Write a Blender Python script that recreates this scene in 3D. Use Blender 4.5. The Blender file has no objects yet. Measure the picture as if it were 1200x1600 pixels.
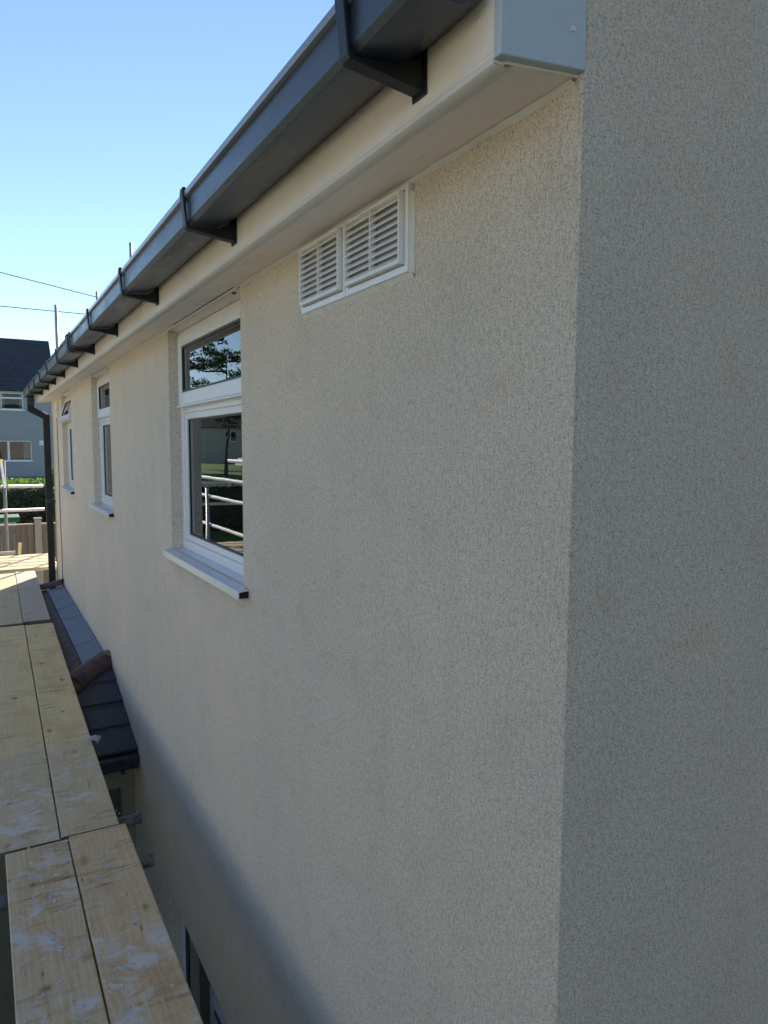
import bpy, bmesh, math, random
from mathutils import Vector, Matrix, noise as mnoise
R = math.radians
random.seed(7)
sc = bpy.context.scene
col = sc.collection

# ------------------------------------------------------------------ camera
cam = bpy.data.cameras.new('camera')
cam.sensor_fit = 'VERTICAL'; cam.sensor_height = 36.0; cam.sensor_width = 27.0
cam.lens = 1109 / 1600 * 36
cam.clip_start = 0.02; cam.clip_end = 2000
co = bpy.data.objects.new('camera', cam); col.objects.link(co)
right = Vector((0.8693473, -0.4941798, 0.0046359))
down = Vector((-0.0405609, -0.0806963, -0.9959131))
fwd = Vector((0.4925343, 0.8656064, -0.0901974))
mw = Matrix.Identity(4)
for i, c in enumerate((right, -down, -fwd)):
    for j in range(3): mw[j][i] = c[j]
mw.translation = Vector((-0.8, 0.0, 4.30))
co.matrix_world = mw
sc.camera = co

# ------------------------------------------------------------------ light
SUN_EL, SUN_AZ = 32.6, 30.4
w = bpy.data.worlds.new("World"); sc.world = w; w.use_nodes = True
nt = w.node_tree
sky = nt.nodes.new('ShaderNodeTexSky'); sky.sky_type = 'NISHITA'; sky.sun_disc = False
sky.sun_elevation = R(SUN_EL); sky.sun_rotation = R(SUN_AZ)
sky.air_density = 0.9; sky.dust_density = 0.0; sky.ozone_density = 2.2; sky.altitude = 50
bg = nt.nodes['Background']; bg.inputs[1].default_value = 0.095
nt.links.new(sky.outputs[0], bg.inputs[0])
sl = bpy.data.lights.new('sun', 'SUN'); sl.energy = 5.0; sl.angle = R(0.55); sl.color = (1.0, 0.93, 0.82)
so = bpy.data.objects.new('sun', sl); col.objects.link(so)
sd = Vector((math.sin(R(SUN_AZ)) * math.cos(R(SUN_EL)), math.cos(R(SUN_AZ)) * math.cos(R(SUN_EL)), math.sin(R(SUN_EL))))
so.rotation_euler = sd.to_track_quat('Z', 'Y').to_euler()
so.location = (10, 17, 20)
vs = sc.view_settings
vs.view_transform = 'Standard'; vs.look = 'None'; vs.gamma = 1.0; vs.exposure = 1.15
vs.use_curve_mapping = False

# ------------------------------------------------------------------ helpers
class N:
    """tiny node-graph helper"""
    def __init__(s, name):
        s.m = bpy.data.materials.new(name); s.m.use_nodes = True
        s.t = s.m.node_tree; s.b = s.t.nodes['Principled BSDF']
        s.tc = s.t.nodes.new('ShaderNodeTexCoord')
        s.co = s.tc.outputs['Object']
    def n(s, typ, **kw):
        nd = s.t.nodes.new(typ)
        for k, v in kw.items():
            if k.startswith('i_'):
                key = k[2:].replace('_', ' ')
                nd.inputs[key].default_value = v
            else: setattr(nd, k, v)
        return nd
    def L(s, a, b): s.t.links.new(a, b)
    def mapping(s, scale=(1, 1, 1), loc=(0, 0, 0), src=None, rot=(0, 0, 0)):
        mp = s.n('ShaderNodeMapping'); mp.inputs['Scale'].default_value = scale
        mp.inputs['Location'].default_value = loc; mp.inputs['Rotation'].default_value = rot
        s.L(src or s.co, mp.inputs['Vector']); return mp.outputs[0]
    def rnd(s):
        """object coordinates shifted by the object's random number"""
        oi = s.n('ShaderNodeObjectInfo')
        mu = s.n('ShaderNodeMath', operation='MULTIPLY'); mu.inputs[1].default_value = 57.0
        s.L(oi.outputs['Random'], mu.inputs[0])
        ad = s.n('ShaderNodeVectorMath', operation='ADD')
        s.L(s.co, ad.inputs[0]); s.L(mu.outputs[0], ad.inputs[1]); return ad.outputs[0]
    def noise(s, scale, detail=3, rough=.55, vec=None, dist=0.0):
        nd = s.n('ShaderNodeTexNoise'); nd.inputs['Scale'].default_value = scale
        nd.inputs['Detail'].default_value = detail; nd.inputs['Roughness'].default_value = rough
        nd.inputs['Distortion'].default_value = dist
        s.L(vec or s.co, nd.inputs['Vector']); return nd.outputs['Fac']
    def vor(s, scale, vec=None, feat='F1', rand=1.0):
        nd = s.n('ShaderNodeTexVoronoi'); nd.feature = feat; nd.inputs['Scale'].default_value = scale
        nd.inputs['Randomness'].default_value = rand
        s.L(vec or s.co, nd.inputs['Vector']); return nd.outputs['Distance']
    def ramp(s, fac, stops, interp='LINEAR'):
        nd = s.n('ShaderNodeValToRGB'); cr = nd.color_ramp; cr.interpolation = interp
        while len(cr.elements) > 1: cr.elements.remove(cr.elements[-1])
        cr.elements[0].position = stops[0][0]; cr.elements[0].color = (*stops[0][1], 1)
        for p, c in stops[1:]:
            e = cr.elements.new(p); e.color = (*c, 1)
        s.L(fac, nd.inputs[0]); return nd.outputs[0]
    def g(s, fac, a, b, va=0.0, vb=1.0):
        return s.ramp(fac, [(a, (va,) * 3), (b, (vb,) * 3)])
    def mix(s, fac, a, b, mode='MIX'):
        nd = s.n('ShaderNodeMix', data_type='RGBA', blend_type=mode)
        if isinstance(fac, (int, float)): nd.inputs[0].default_value = fac
        else: s.L(fac, nd.inputs[0])
        for v, k in ((a, 6), (b, 7)):
            if isinstance(v, tuple): nd.inputs[k].default_value = (*v, 1)
            else: s.L(v, nd.inputs[k])
        return nd.outputs[2]
    def math(s, op, a, b=None):
        nd = s.n('ShaderNodeMath', operation=op)
        for v, k in ((a, 0), (b, 1)):
            if v is None: continue
            if isinstance(v, (int, float)): nd.inputs[k].default_value = v
            else: s.L(v, nd.inputs[k])
        return nd.outputs[0]
    def col(s, c):
        if isinstance(c, tuple): s.b.inputs['Base Color'].default_value = (*c, 1)
        else: s.L(c, s.b.inputs['Base Color'])
    def rough(s, v):
        if isinstance(v, (int, float)): s.b.inputs['Roughness'].default_value = v
        else: s.L(v, s.b.inputs['Roughness'])
    def bump(s, h, dist=.002, strength=.6, prev=None):
        nd = s.n('ShaderNodeBump'); nd.inputs['Distance'].default_value = dist
        nd.inputs['Strength'].default_value = strength
        s.L(h, nd.inputs['Height'])
        if prev is not None: s.L(prev, nd.inputs['Normal'])
        s.L(nd.outputs[0], s.b.inputs['Normal']); return nd.outputs[0]

def simple(name, c, r=.6, metal=0.0, var=.12, scale=6.0, bump=0.0, bscale=60):
    q = N(name)
    f = q.noise(scale, 4)
    dark = tuple(x * (1 - var) for x in c); lite = tuple(min(1, x * (1 + var)) for x in c)
    q.col(q.ramp(f, [(.3, dark), (.7, lite)])); q.rough(r)
    q.b.inputs['Metallic'].default_value = metal
    if bump: q.bump(q.noise(bscale, 4), bump, .7)
    return q.m

def mesh_obj(name, bm, mat=None, parent=None, smooth=False, bevel=0.0):
    me = bpy.data.meshes.new(name)
    bmesh.ops.recalc_face_normals(bm, faces=bm.faces)
    bm.to_mesh(me); bm.free()
    o = bpy.data.objects.new(name, me); col.objects.link(o)
    if mat is not None:
        for m_ in (mat if isinstance(mat, (list, tuple)) else [mat]): me.materials.append(m_)
    if parent is not None: o.parent = parent
    if smooth:
        for p in me.polygons: p.use_smooth = True
    if bevel:
        b = o.modifiers.new('bevel', 'BEVEL'); b.width = bevel; b.segments = 2; b.limit_method = 'ANGLE'
    return o

def tag(o, label=None, cat=None, group=None, kind=None):
    if label: o['label'] = label
    if cat: o['category'] = cat
    if group: o['group'] = group
    if kind: o['kind'] = kind
    return o

def empty(name, loc, label=None, cat=None, group=None, rz=0):
    o = bpy.data.objects.new(name, None); col.objects.link(o); o.location = loc
    o.rotation_euler = (0, 0, rz); o.empty_display_size = .2
    return tag(o, label, cat, group)

def box(bm, x0, x1, y0, y1, z0, z1, mi=0, M=None):
    vs_ = [bm.verts.new(Vector(p) if M is None else M @ Vector(p)) for p in
           ((x0, y0, z0), (x1, y0, z0), (x1, y1, z0), (x0, y1, z0), (x0, y0, z1), (x1, y0, z1), (x1, y1, z1), (x0, y1, z1))]
    for f in ((0, 3, 2, 1), (4, 5, 6, 7), (0, 1, 5, 4), (1, 2, 6, 5), (2, 3, 7, 6), (3, 0, 4, 7)):
        fa = bm.faces.new([vs_[i] for i in f]); fa.material_index = mi
    return vs_

def prism(bm, prof, axis, a, b, mi=0):
    """extrude a 2-D profile (list of pairs) along axis from a to b"""
    def P(u, v, t):
        return {'Y': (u, t, v), 'X': (t, u, v), 'Z': (u, v, t)}[axis]
    A = [bm.verts.new(P(u, v, a)) for u, v in prof]; B = [bm.verts.new(P(u, v, b)) for u, v in prof]
    n = len(prof)
    for i in range(n):
        bm.faces.new((A[i], A[(i + 1) % n], B[(i + 1) % n], B[i])).material_index = mi
    bm.faces.new(A).material_index = mi; bm.faces.new(list(reversed(B))).material_index = mi

def tube(bm, p0, p1, r, seg=12, r2=None, hollow=0.0, mi=0):
    p0, p1 = Vector(p0), Vector(p1); d = (p1 - p0).normalized()
    q = d.to_track_quat('Z', 'Y').to_matrix(); r2 = r if r2 is None else r2
    ring = lambda c, rr: [bm.verts.new(c + q @ Vector((math.cos(2 * math.pi * k / seg) * rr, math.sin(2 * math.pi * k / seg) * rr, 0))) for k in range(seg)]
    A, B = ring(p0, r), ring(p1, r2)
    for k in range(seg): bm.faces.new((A[k], A[(k + 1) % seg], B[(k + 1) % seg], B[k])).material_index = mi
    if hollow:
        A2, B2 = ring(p0, r - hollow), ring(p1, r2 - hollow)
        for k in range(seg):
            j = (k + 1) % seg
            bm.faces.new((A2[j], A2[k], B2[k], B2[j])); bm.faces.new((A[j], A[k], A2[k], A2[j])); bm.faces.new((B[k], B[j], B2[j], B2[k]))
    else:
        bm.faces.new(list(reversed(A))); bm.faces.new(B)

def polytube(bm, pts, r, seg=8):
    """connected tube through points"""
    pts = [Vector(p) for p in pts]; rings = []
    for i, p in enumerate(pts):
        d = (pts[min(i + 1, len(pts) - 1)] - pts[max(i - 1, 0)]).normalized()
        q = d.to_track_quat('Z', 'Y').to_matrix()
        rings.append([bm.verts.new(p + q @ Vector((math.cos(2 * math.pi * k / seg) * r, math.sin(2 * math.pi * k / seg) * r, 0))) for k in range(seg)])
    for a, b in zip(rings, rings[1:]):
        # match ring rotation by nearest vertex
        off = min(range(seg), key=lambda s_: (b[s_].co - a[0].co).length)
        for k in range(seg):
            bm.faces.new((a[k], a[(k + 1) % seg], b[(k + 1 + off) % seg], b[(k + off) % seg]))
    bm.faces.new(list(reversed(rings[0]))); bm.faces.new(rings[-1])

def shell_x(bm, x, t, y0, y1, z0, z1, ops, sgn=1, mi=0):
    """wall slab in plane X=x, thickness t behind it (towards +sgn), openings ops=[(ya,yb,za,zb)]"""
    ys = sorted({y0, y1, *[v for o in ops for v in o[:2]]}); zs = sorted({z0, z1, *[v for o in ops for v in o[2:]]})
    cache = {}
    def V(X, Y, Z):
        k = (round(X, 5), round(Y, 5), round(Z, 5))
        if k not in cache: cache[k] = bm.verts.new(k)
        return cache[k]
    hole = lambda yc, zc: any(o[0] < yc < o[1] and o[2] < zc < o[3] for o in ops)
    x2 = x + sgn * t
    for i in range(len(ys) - 1):
        for j in range(len(zs) - 1):
            a, b, c, d = ys[i], ys[i + 1], zs[j], zs[j + 1]
            if hole((a + b) / 2, (c + d) / 2): continue
            for X in (x, x2):
                bm.faces.new((V(X, a, c), V(X, b, c), V(X, b, d), V(X, a, d))).material_index = mi
    for a, b, c, d in ops:
        ee = ((a, c, a, d), (b, c, b, d), (a, d, b, d))
        if c > z0 + 1e-6: ee += ((a, c, b, c),)
        for (p, q, r_, s_) in ee:
            # split to match the grid
            cut = [v for v in (zs if p == r_ else ys) if min(q, s_) <= v <= max(q, s_)] if p == r_ else [v for v in ys if p <= v <= r_]
            for u, v in zip(cut, cut[1:]):
                if p == r_: pts = ((x, p, u), (x, p, v), (x2, p, v), (x2, p, u))
                else: pts = ((x, u, q), (x, v, q), (x2, v, q), (x2, u, q))
                bm.faces.new([V(*k) for k in pts]).material_index = mi
    for (Y) in (y0, y1):
        for u, v in zip(zs, zs[1:]): bm.faces.new([V(*k) for k in ((x, Y, u), (x, Y, v), (x2, Y, v), (x2, Y, u))])
    for u, v in zip(ys, ys[1:]):
        if not hole((u + v) / 2, z1 - 1e-3): bm.faces.new([V(*k) for k in ((x, u, z1), (x, v, z1), (x2, v, z1), (x2, u, z1))])

# ------------------------------------------------------------------ materials
def m_render():
    q = N('textured_render')
    g1 = q.math('ADD', q.math('MULTIPLY', q.noise(270, 4, .75), .72), q.math('MULTIPLY', q.noise(120, 4, .7, q.mapping((1, 1, .6))), .28)); g2 = q.noise(95, 3, .6); v = q.vor(330)
    big = q.noise(1.3, 3, .5); streak = q.noise(1.0, 4, .6, q.mapping((7, 7, .55)))
    base = q.mix(q.g(big, .35, .7), (.87, .742, .60), (.79, .69, .575))
    base = q.mix(q.g(streak, .45, .75, 0, .22), base, (.68, .57, .45))
    run = q.noise(1.0, 3, .6, q.mapping((13, 13, 1.7))); base = q.mix(q.g(run, .50, .75, 0, .10), base, (.92, .81, .71))
    mott = q.noise(4.5, 5, .7); base = q.mix(q.g(mott, .48, .72, 0, .18), base, (.60, .52, .44))
    patch = q.noise(9, 3, .6)
    base = q.mix(q.g(patch, .54, .78, 0, .34), base, (.72, .55, .39))
    gr = q.ramp(g1, [(.38, (.32,) * 3), (.45, (.72,) * 3), (.51, (.97,) * 3), (.60, (1.22,) * 3)])  # dark grains paint the shade of tiny pits into the colour
    base = q.mix(.82, base, gr, 'MULTIPLY')
    q.col(base); q.rough(.93); q.b.inputs['Specular IOR Level'].default_value = .25
    h = q.math('ADD', q.math('MULTIPLY', g1, 1.0), q.math('MULTIPLY', g2, .55))
    q.bump(h, .006, 1.0)
    return q.m
M_render = m_render()

def m_paint(name, c, dirt=.35, dcol=(.33, .28, .22), r=.45, b=.0012):
    q = N(name)
    f = q.noise(14, 5, .65); f2 = q.noise(2.6, 4, .6, q.mapping((1, .35, 1.6)))
    base = q.mix(q.g(f, .35, .7), tuple(x * .94 for x in c), c)
    f3 = q.noise(1.0, 5, .7, q.mapping((30, 2.2, 30)))
    k = q.math('MULTIPLY', q.math('MAXIMUM', q.g(f2, .48, .70), q.g(f3, .58, .70, 0, .8)), q.g(f, .38, .66, 0, dirt))
    base = q.mix(k, base, dcol)
    q.col(base); q.rough(r); q.bump(q.noise(38, 4, .6), b, .6)
    return q.m
M_soffit = m_paint('painted_board', (.90, .79, .71), .6)
M_upvc = m_paint('white_upvc', (.80, .80, .82), .12, r=.28, b=.0003)
M_sill = m_paint('sill_upvc', (.72, .74, .77), .5, (.42, .40, .36), r=.3, b=.0004)
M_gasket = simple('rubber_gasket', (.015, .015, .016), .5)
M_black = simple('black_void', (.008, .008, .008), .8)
def m_plastic(name, c):
    q = N(name); f = q.noise(5, 5, .6, q.mapping((2, .6, 2))); f2 = q.noise(60, 3)
    base = q.mix(q.g(f, .42, .75, 0, .6), c, (.075, .082, .105))
    base = q.mix(q.g(f2, .62, .75, 0, .25), base, (.16, .15, .14))
    q.col(base); q.rough(q.g(f, .3, .8, .22, .5)); return q.m
M_gutter = m_plastic('black_gutter_plastic', (.022, .028, .045))
M_slat = m_paint('vent_plastic', (.84, .82, .82), .15, r=.4, b=.0003)
M_seal = m_paint('sealant', (.74, .70, .66), .3, r=.6, b=.002)

def m_glass(name='window_glass', tint=(.8, .84, .84), ior=2.15):
    m = bpy.data.materials.new(name); m.use_nodes = True; t = m.node_tree
    t.nodes.remove(t.nodes['Principled BSDF']); out = t.nodes['Material Output']
    fr = t.nodes.new('ShaderNodeFresnel'); fr.inputs[0].default_value = ior
    gl = t.nodes.new('ShaderNodeBsdfGlossy'); gl.inputs['Roughness'].default_value = .0
    gl.inputs['Color'].default_value = (.95, .97, 1, 1)
    tr = t.nodes.new('ShaderNodeBsdfTransparent'); tr.inputs[0].default_value = (*tint, 1)
    mx = t.nodes.new('ShaderNodeMixShader')
    tc = t.nodes.new('ShaderNodeTexCoord'); nz = t.nodes.new('ShaderNodeTexNoise'); nz.inputs['Scale'].default_value = 2.2
    bp = t.nodes.new('ShaderNodeBump'); bp.inputs['Strength'].default_value = .12; bp.inputs['Distance'].default_value = .004
    t.links.new(tc.outputs['Object'], nz.inputs['Vector']); t.links.new(nz.outputs['Fac'], bp.inputs['Height'])
    t.links.new(bp.outputs[0], gl.inputs['Normal'])
    t.links.new(fr.outputs[0], mx.inputs[0]); t.links.new(tr.outputs[0], mx.inputs[1]); t.links.new(gl.outputs[0], mx.inputs[2])
    t.links.new(mx.outputs[0], out.inputs[0]); return m
M_glass = m_glass()

def m_board(name, c1, c2, stain=.4, splash=.5, grey=.0, knots=1.0, grain=1.0, knot_at=(), splash_to=None):
    q = N(name); v = q.rnd()
    gv = q.mapping((26, 1.1, 26), src=v)
    warp = q.noise(1.0, 3, .6, gv, .9)
    bands = q.n('ShaderNodeTexWave'); bands.wave_type = 'BANDS'; bands.bands_direction = 'X'
    bands.inputs['Scale'].default_value = 14; bands.inputs['Distortion'].default_value = 9.0
    bands.inputs['Detail'].default_value = 3; bands.inputs['Detail Scale'].default_value = 1.6
    q.L(q.mapping((1, .16, 1), src=v), bands.inputs['Vector'])
    fine = q.noise(1.0, 4, .7, q.mapping((240, 5, 240), src=v))
    base = q.mix(q.g(bands.outputs['Fac'], .1, .95, .28, .72), c1, c2)
    base = q.mix(q.math('MULTIPLY', q.g(warp, .35, .7), .5), base, tuple(x * 1.12 for x in c2))
    base = q.mix(q.g(fine, .3, .62, .34 * grain, 0), base, tuple(x * .55 for x in c1))
    bp_ = q.noise(3.4, 4, .6, q.mapping((1.6, .7, 1), src=v))
    base = q.mix(q.g(bp_, .5, .72, 0, .5), base, tuple(a * b for a, b in zip(c1, (.80, .62, .45))))
    # knots: sparse
    kd = q.vor(1.0, q.mapping((7.0, 3.4, .01), src=v, rot=(0, 0, .05)))
    kd = q.math('ADD', kd, q.math('MULTIPLY', q.math('SUBTRACT', q.noise(14, 4, .65, v), .5), .22))
    kd = q.math('ADD', kd, q.math('MULTIPLY', q.g(q.noise(1.7, 1, .5, v), .62, .78), .35))
    base = q.mix(q.g(kd, .05, .13, .8 * knots, 0), base, (.13, .065, .03))
    base = q.mix(q.g(kd, .015, .05, .8 * knots, 0), base, (.05, .028, .016))
    # the larger knots of this very board
    wob = q.noise(26, 4, .65)
    for (kx, ky, rx, ry, dk) in knot_at:
        rx, ry = rx * 1.5, ry * 1.5
        mp = q.mapping((1 / rx, 1 / ry, 0), (-kx / rx, -ky / ry, 0))
        ln = q.n('ShaderNodeVectorMath', operation='LENGTH'); q.L(mp, ln.inputs[0])
        dd = q.math('ADD', ln.outputs['Value'], q.math('MULTIPLY', q.math('SUBTRACT', wob, .5), 1.3))
        base = q.mix(q.g(dd, .35, 1.5, .65, 0), base, tuple(a * b for a, b in zip(c1, (.62, .46, .30))))
        base = q.mix(q.g(dd, .22, .5, dk, 0), base, (.07, .04, .022))
    # saw marks / dark smears across
    sm = q.noise(1.0, 4, .7, q.mapping((5, 38, 5), src=v))
    sm2 = q.noise(3.0, 3, .6, v)
    k = q.math('MULTIPLY', q.g(sm, .52, .70), q.g(sm2, .42, .60, 0, stain))
    base = q.mix(k, base, (.10, .09, .075))
    gz = q.noise(2.2, 4, .6, v)
    base = q.mix(q.g(gz, .4, .7, grey * .5, grey), base, (.36, .34, .31))
    # dried mortar smears
    s1 = q.noise(9, 6, .62, v, .8); s2 = q.noise(2.1, 2, .5, q.mapping((1, .8, 1), (3, 9, 1), v))
    lim = None
    if splash_to is not None:
        sp = q.n('ShaderNodeSeparateXYZ'); q.L(q.co, sp.inputs[0])
        ed = q.math('ADD', sp.outputs['Y'], q.math('MULTIPLY', q.math('SUBTRACT', q.noise(8, 3), .5), .25))
        lim = q.g(ed, splash_to - .03, splash_to + .03, 1, .12)
        base = q.mix(q.math('MULTIPLY', lim, .45), base, (.52, .40, .27))
        s2 = q.math('MULTIPLY', s2, lim)
    k = q.math('MULTIPLY', q.g(s1, .50, .62), q.g(s2, .36, .54, 0, splash))
    base = q.mix(k, base, (.70, .62, .54))
    s3 = q.noise(42, 4, .6, v); k2 = q.math('MULTIPLY', q.g(s3, .66, .71), q.g(s2, .36, .55, 0, splash * 1.2))
    base = q.mix(k2, base, (.74, .70, .66))
    q.col(base); q.rough(.82); q.b.inputs['Specular IOR Level'].default_value = .3
    h = q.math('ADD', q.math('MULTIPLY', fine, .5), q.math('ADD', k, k2))
    q.bump(h, .0016, .7)
    return q.m
M_b_near = m_board('scaffold_board_splashed', (.74, .50, .28), (.86, .63, .39), .55, .9)
M_b_nearR = m_board('near_board_wall_side', (.62, .42, .215), (.78, .56, .32), .8, .95, 0, .5, 1, [(.035, 3.67, .016, .030, .0), (.013, 3.55, .003, .018, .7), (.150, 3.17, .004, .022, .8), (.135, 3.20, .008, .010, .8), (.10, 2.1, .02, .03, .8)])
M_b_nearL = m_board('near_board_outer', (.60, .41, .215), (.76, .55, .32), .8, .95, 0, .5, 1, [(.085, 3.03, .020, .017, .35), (.078, 3.10, .004, .018, .85), (.205, 3.12, .020, .020, .0), (.08, 3.60, .014, .014, .6), (.13, 2.0, .02, .03, .8)])
M_b_midL = m_board('mid_board_outer', (.76, .54, .25), (.86, .65, .33), 1.0, .85, .14, .8, 1, [(.105, .12, .040, .055, .15), (.03, .04, .018, .02, .7), (.10, 1.9, .02, .03, .7)], 1.0)
M_b_midR = m_board('mid_board_wall_side', (.76, .54, .25), (.86, .65, .33), 1.0, .85, .14, .8, 1, [(.12, 1.5, .012, .02, .8), (.14, .95, .006, .010, .9), (.06, 2.6, .02, .03, .6), (.15, .42, .003, .05, .5)], 1.0)
M_b_mid = m_board('scaffold_board_weathered', (.88, .64, .33), (.92, .72, .42), 1.0, .35, .12)
M_b_new = m_board('scaffold_board_fresh', (.50, .40, .24), (.60, .49, .31), .35, .12, 0, .5)
M_b_grey = m_board('scaffold_board_brown', (.46, .38, .29), (.54, .45, .35), .5, .2, .35)
M_endgrain = simple('board_end', (.18, .14, .10), .9, var=.4, scale=80)

def m_galv():
    q = N('galvanised_tube'); f = q.noise(22, 4, .6); f2 = q.noise(160, 2)
    c = q.ramp(f, [(.3, (.40, .41, .42)), (.7, (.56, .57, .57))]); c = q.mix(q.g(f2, .6, .75, 0, .4), c, (.66, .65, .62))
    q.col(c); q.rough(.5); q.b.inputs['Metallic'].default_value = .55; return q.m
M_galv = m_galv()
M_tube_dirty = simple('mortar_caked_tube', (.17, .17, .18), .75, .2, var=.6, scale=35, bump=.003, bscale=90)
M_fitting = simple('scaffold_fitting', (.26, .24, .22), .6, .5, var=.35, scale=50)

# ------------------------------------------------------------------ the ground
def terr(x, y):
    def s(a, b, t): t = max(0, min(1, (t - a) / (b - a))); return t * t * (3 - 2 * t)
    z = 1.05 * s(11.9, 14.2, y) + .35 * s(17, 26, y) + .75 * s(28, 42, y) + .30 * s(42, 48, y) + 1.0 * s(60, 160, y)
    if y > 17: z += .05 * mnoise.noise(Vector((x * .15, y * .15, 0)))
    return z
def m_ground():
    q = N('grass_ground'); f = q.noise(1.2, 5, .7); f2 = q.noise(14, 4, .6)
    c = q.ramp(f, [(.3, (.085, .15, .022)), (.55, (.12, .20, .03)), (.75, (.16, .22, .05))])
    c = q.mix(q.g(f2, .3, .7, .0, .5), c, (.055, .10, .018)); q.col(c); q.rough(.9); q.bump(q.noise(30, 4, .7), .05, .8); return q.m
bm = bmesh.new()
xs = [-400, -200, -100, -60] + [-40 + 2 * i for i in range(41)] + [60, 100, 200, 400]
ys = [-300, -150, -60, -30, -15] + [-8 + 1.0 * i for i in range(75)] + [75, 90, 120, 160, 300, 600]
grid = [[bm.verts.new((x, y, terr(x, y))) for y in ys] for x in xs]
for i in range(len(xs) - 1):
    for j in range(len(ys) - 1):
        bm.faces.new((grid[i][j], grid[i + 1][j], grid[i + 1][j + 1], grid[i][j + 1]))
tag(mesh_obj('ground', bm, m_ground(), smooth=True), kind='structure')
def m_conc(name, c):
    q = N(name); f = q.noise(2, 6, .65); f2 = q.noise(70, 3)
    k = q.mix(q.g(f, .3, .7), tuple(x * .72 for x in c), c); k = q.mix(q.g(f2, .35, .6, .35, 0), k, tuple(x * .5 for x in c))
    q.col(k); q.rough(.9); q.bump(f2, .004, .6); return q.m
bm = bmesh.new()
prism(bm, [(-2.6, -6), (7.6, -6), (7.6, 11.6), (-2.6, 11.6)], 'Z', -.02, .012)
tag(mesh_obj('path', bm, m_conc('concrete_path', (.17, .165, .155))), kind='structure')
bm = bmesh.new()
prism(bm, [(-9.5, -12), (-2.62, -12), (-2.62, 11.6), (-9.5, 11.6)], 'Z', -.02, .008)
tag(mesh_obj('added_driveway', bm, m_conc('bounce_gravel', (.50, .42, .31))), kind='structure')  # unseen pale drive added to bounce warm sunlight onto the wall
bm = bmesh.new()
for y0, y1 in ((52.0, 58.0),):
    n = 24
    a = [bm.verts.new((-60 + 120 / n * i * 1.0 - 30, y0, terr(0, y0) + .03)) for i in range(n + 1)]
    b = [bm.verts.new((-60 + 120 / n * i * 1.0 - 30, y1, terr(0, y1) + .03)) for i in range(n + 1)]
    for i in range(n): bm.faces.new((a[i], a[i + 1], b[i + 1], b[i]))
for f in list(bm.faces):
    if f.calc_center_median().x > -13: bm.faces.remove(f)
tag(mesh_obj('road', bm, m_conc('asphalt', (.06, .06, .062))), kind='structure')

# ------------------------------------------------------------------ the rendered house
Y0, Y1 = 0.815, 9.76
ZS = 4.835            # soffit level
house = empty('rendered_house', (0, Y0, 0), 'cream textured render house with white framed windows and black eaves gutter, beside the scaffold boards', 'house')
house_inv = Matrix.Translation(-Vector((0, Y0, 0)))
def hp(name, bm, mat, parent=None, **kw):
    """part of the house, geometry given in world metres"""
    for v in bm.verts: v.co = house_inv @ v.co
    return mesh_obj(name, bm, mat, parent or house, **kw)

W1 = (2.412, 3.490, 3.806, ZS + .018)
W2 = (5.255, 6.150, 3.842, ZS + .018)
W3 = (7.610, 8.530, 3.862, ZS + .018)
GF = (1.55, 3.72, .95, 1.917)
DR = (6.9, 8.0, .05, 2.05)
TH = .28
XE = 7.2
bm = bmesh.new()
r_ = .007
shell_x(bm, 0, TH, Y0 + r_, Y1 - r_, -.3, 5.02, [W1, W2, W3, GF, DR])
shell_x(bm, XE, TH, Y0 + r_, Y1 - r_, -.3, 5.02, [], -1)
# gable ends (plane Y), with rounded arrises to the front wall
pitch = math.tan(R(33)); xr = XE / 2; zr = 5.02 + xr * pitch
for (yy, s) in ((Y0, 1), (Y1, -1)):
    prof = [(r_, -.3), (XE - r_, -.3), (XE - r_, 5.02), (xr, zr), (r_, 5.02)]
    prism(bm, prof, 'Y', yy, yy + s * .25)
    for (xx, sx) in ((0, 1), (XE, -1)):
        cx, cy = xx + sx * r_, yy + s * r_
        pr = [(cx - sx * r_ * math.cos(t), cy - s * r_ * math.sin(t)) for t in [i * math.pi / 2 / 4 for i in range(5)]] + [(cx, cy)]
        prism(bm, pr, 'Z', -.3, 5.02)
wall = hp('wall', bm, M_render)
# corner arris left a touch rough and pale by the plasterer
bm = bmesh.new()
n = 220; rows = []
for i in range(n + 1):
    z = .0 + (ZS - .0) * i / n
    w1 = .011 + .007 * mnoise.noise(Vector((0, 0, z * 7))) + .003 * mnoise.noise(Vector((5, 0, z * 40)))
    w2 = .0022 + .002 * mnoise.noise(Vector((3, 0, z * 8))) + .0012 * mnoise.noise(Vector((9, 0, z * 30)))
    rows.append([bm.verts.new(p) for p in ((.0005, Y0 + w1, z), (-.0014, Y0 + w1 * .5, z), (-.0014, Y0 + .0002, z), (.0006, Y0 - .0012, z), (w2 + .002, Y0 + .0005, z))])
for a, b in zip(rows, rows[1:]):
    for k in range(4): bm.faces.new((a[k], a[k + 1], b[k + 1], b[k]))
hp('corner_bead', bm, M_render)

# floors and rooms behind the windows
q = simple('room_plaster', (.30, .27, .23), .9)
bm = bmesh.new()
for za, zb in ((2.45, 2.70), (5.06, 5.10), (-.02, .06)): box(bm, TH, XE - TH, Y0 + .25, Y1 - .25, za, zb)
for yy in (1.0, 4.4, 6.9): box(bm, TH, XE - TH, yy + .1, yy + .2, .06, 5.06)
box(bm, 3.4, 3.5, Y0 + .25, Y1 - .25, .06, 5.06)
hp('interior_wall', bm, q)

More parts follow.
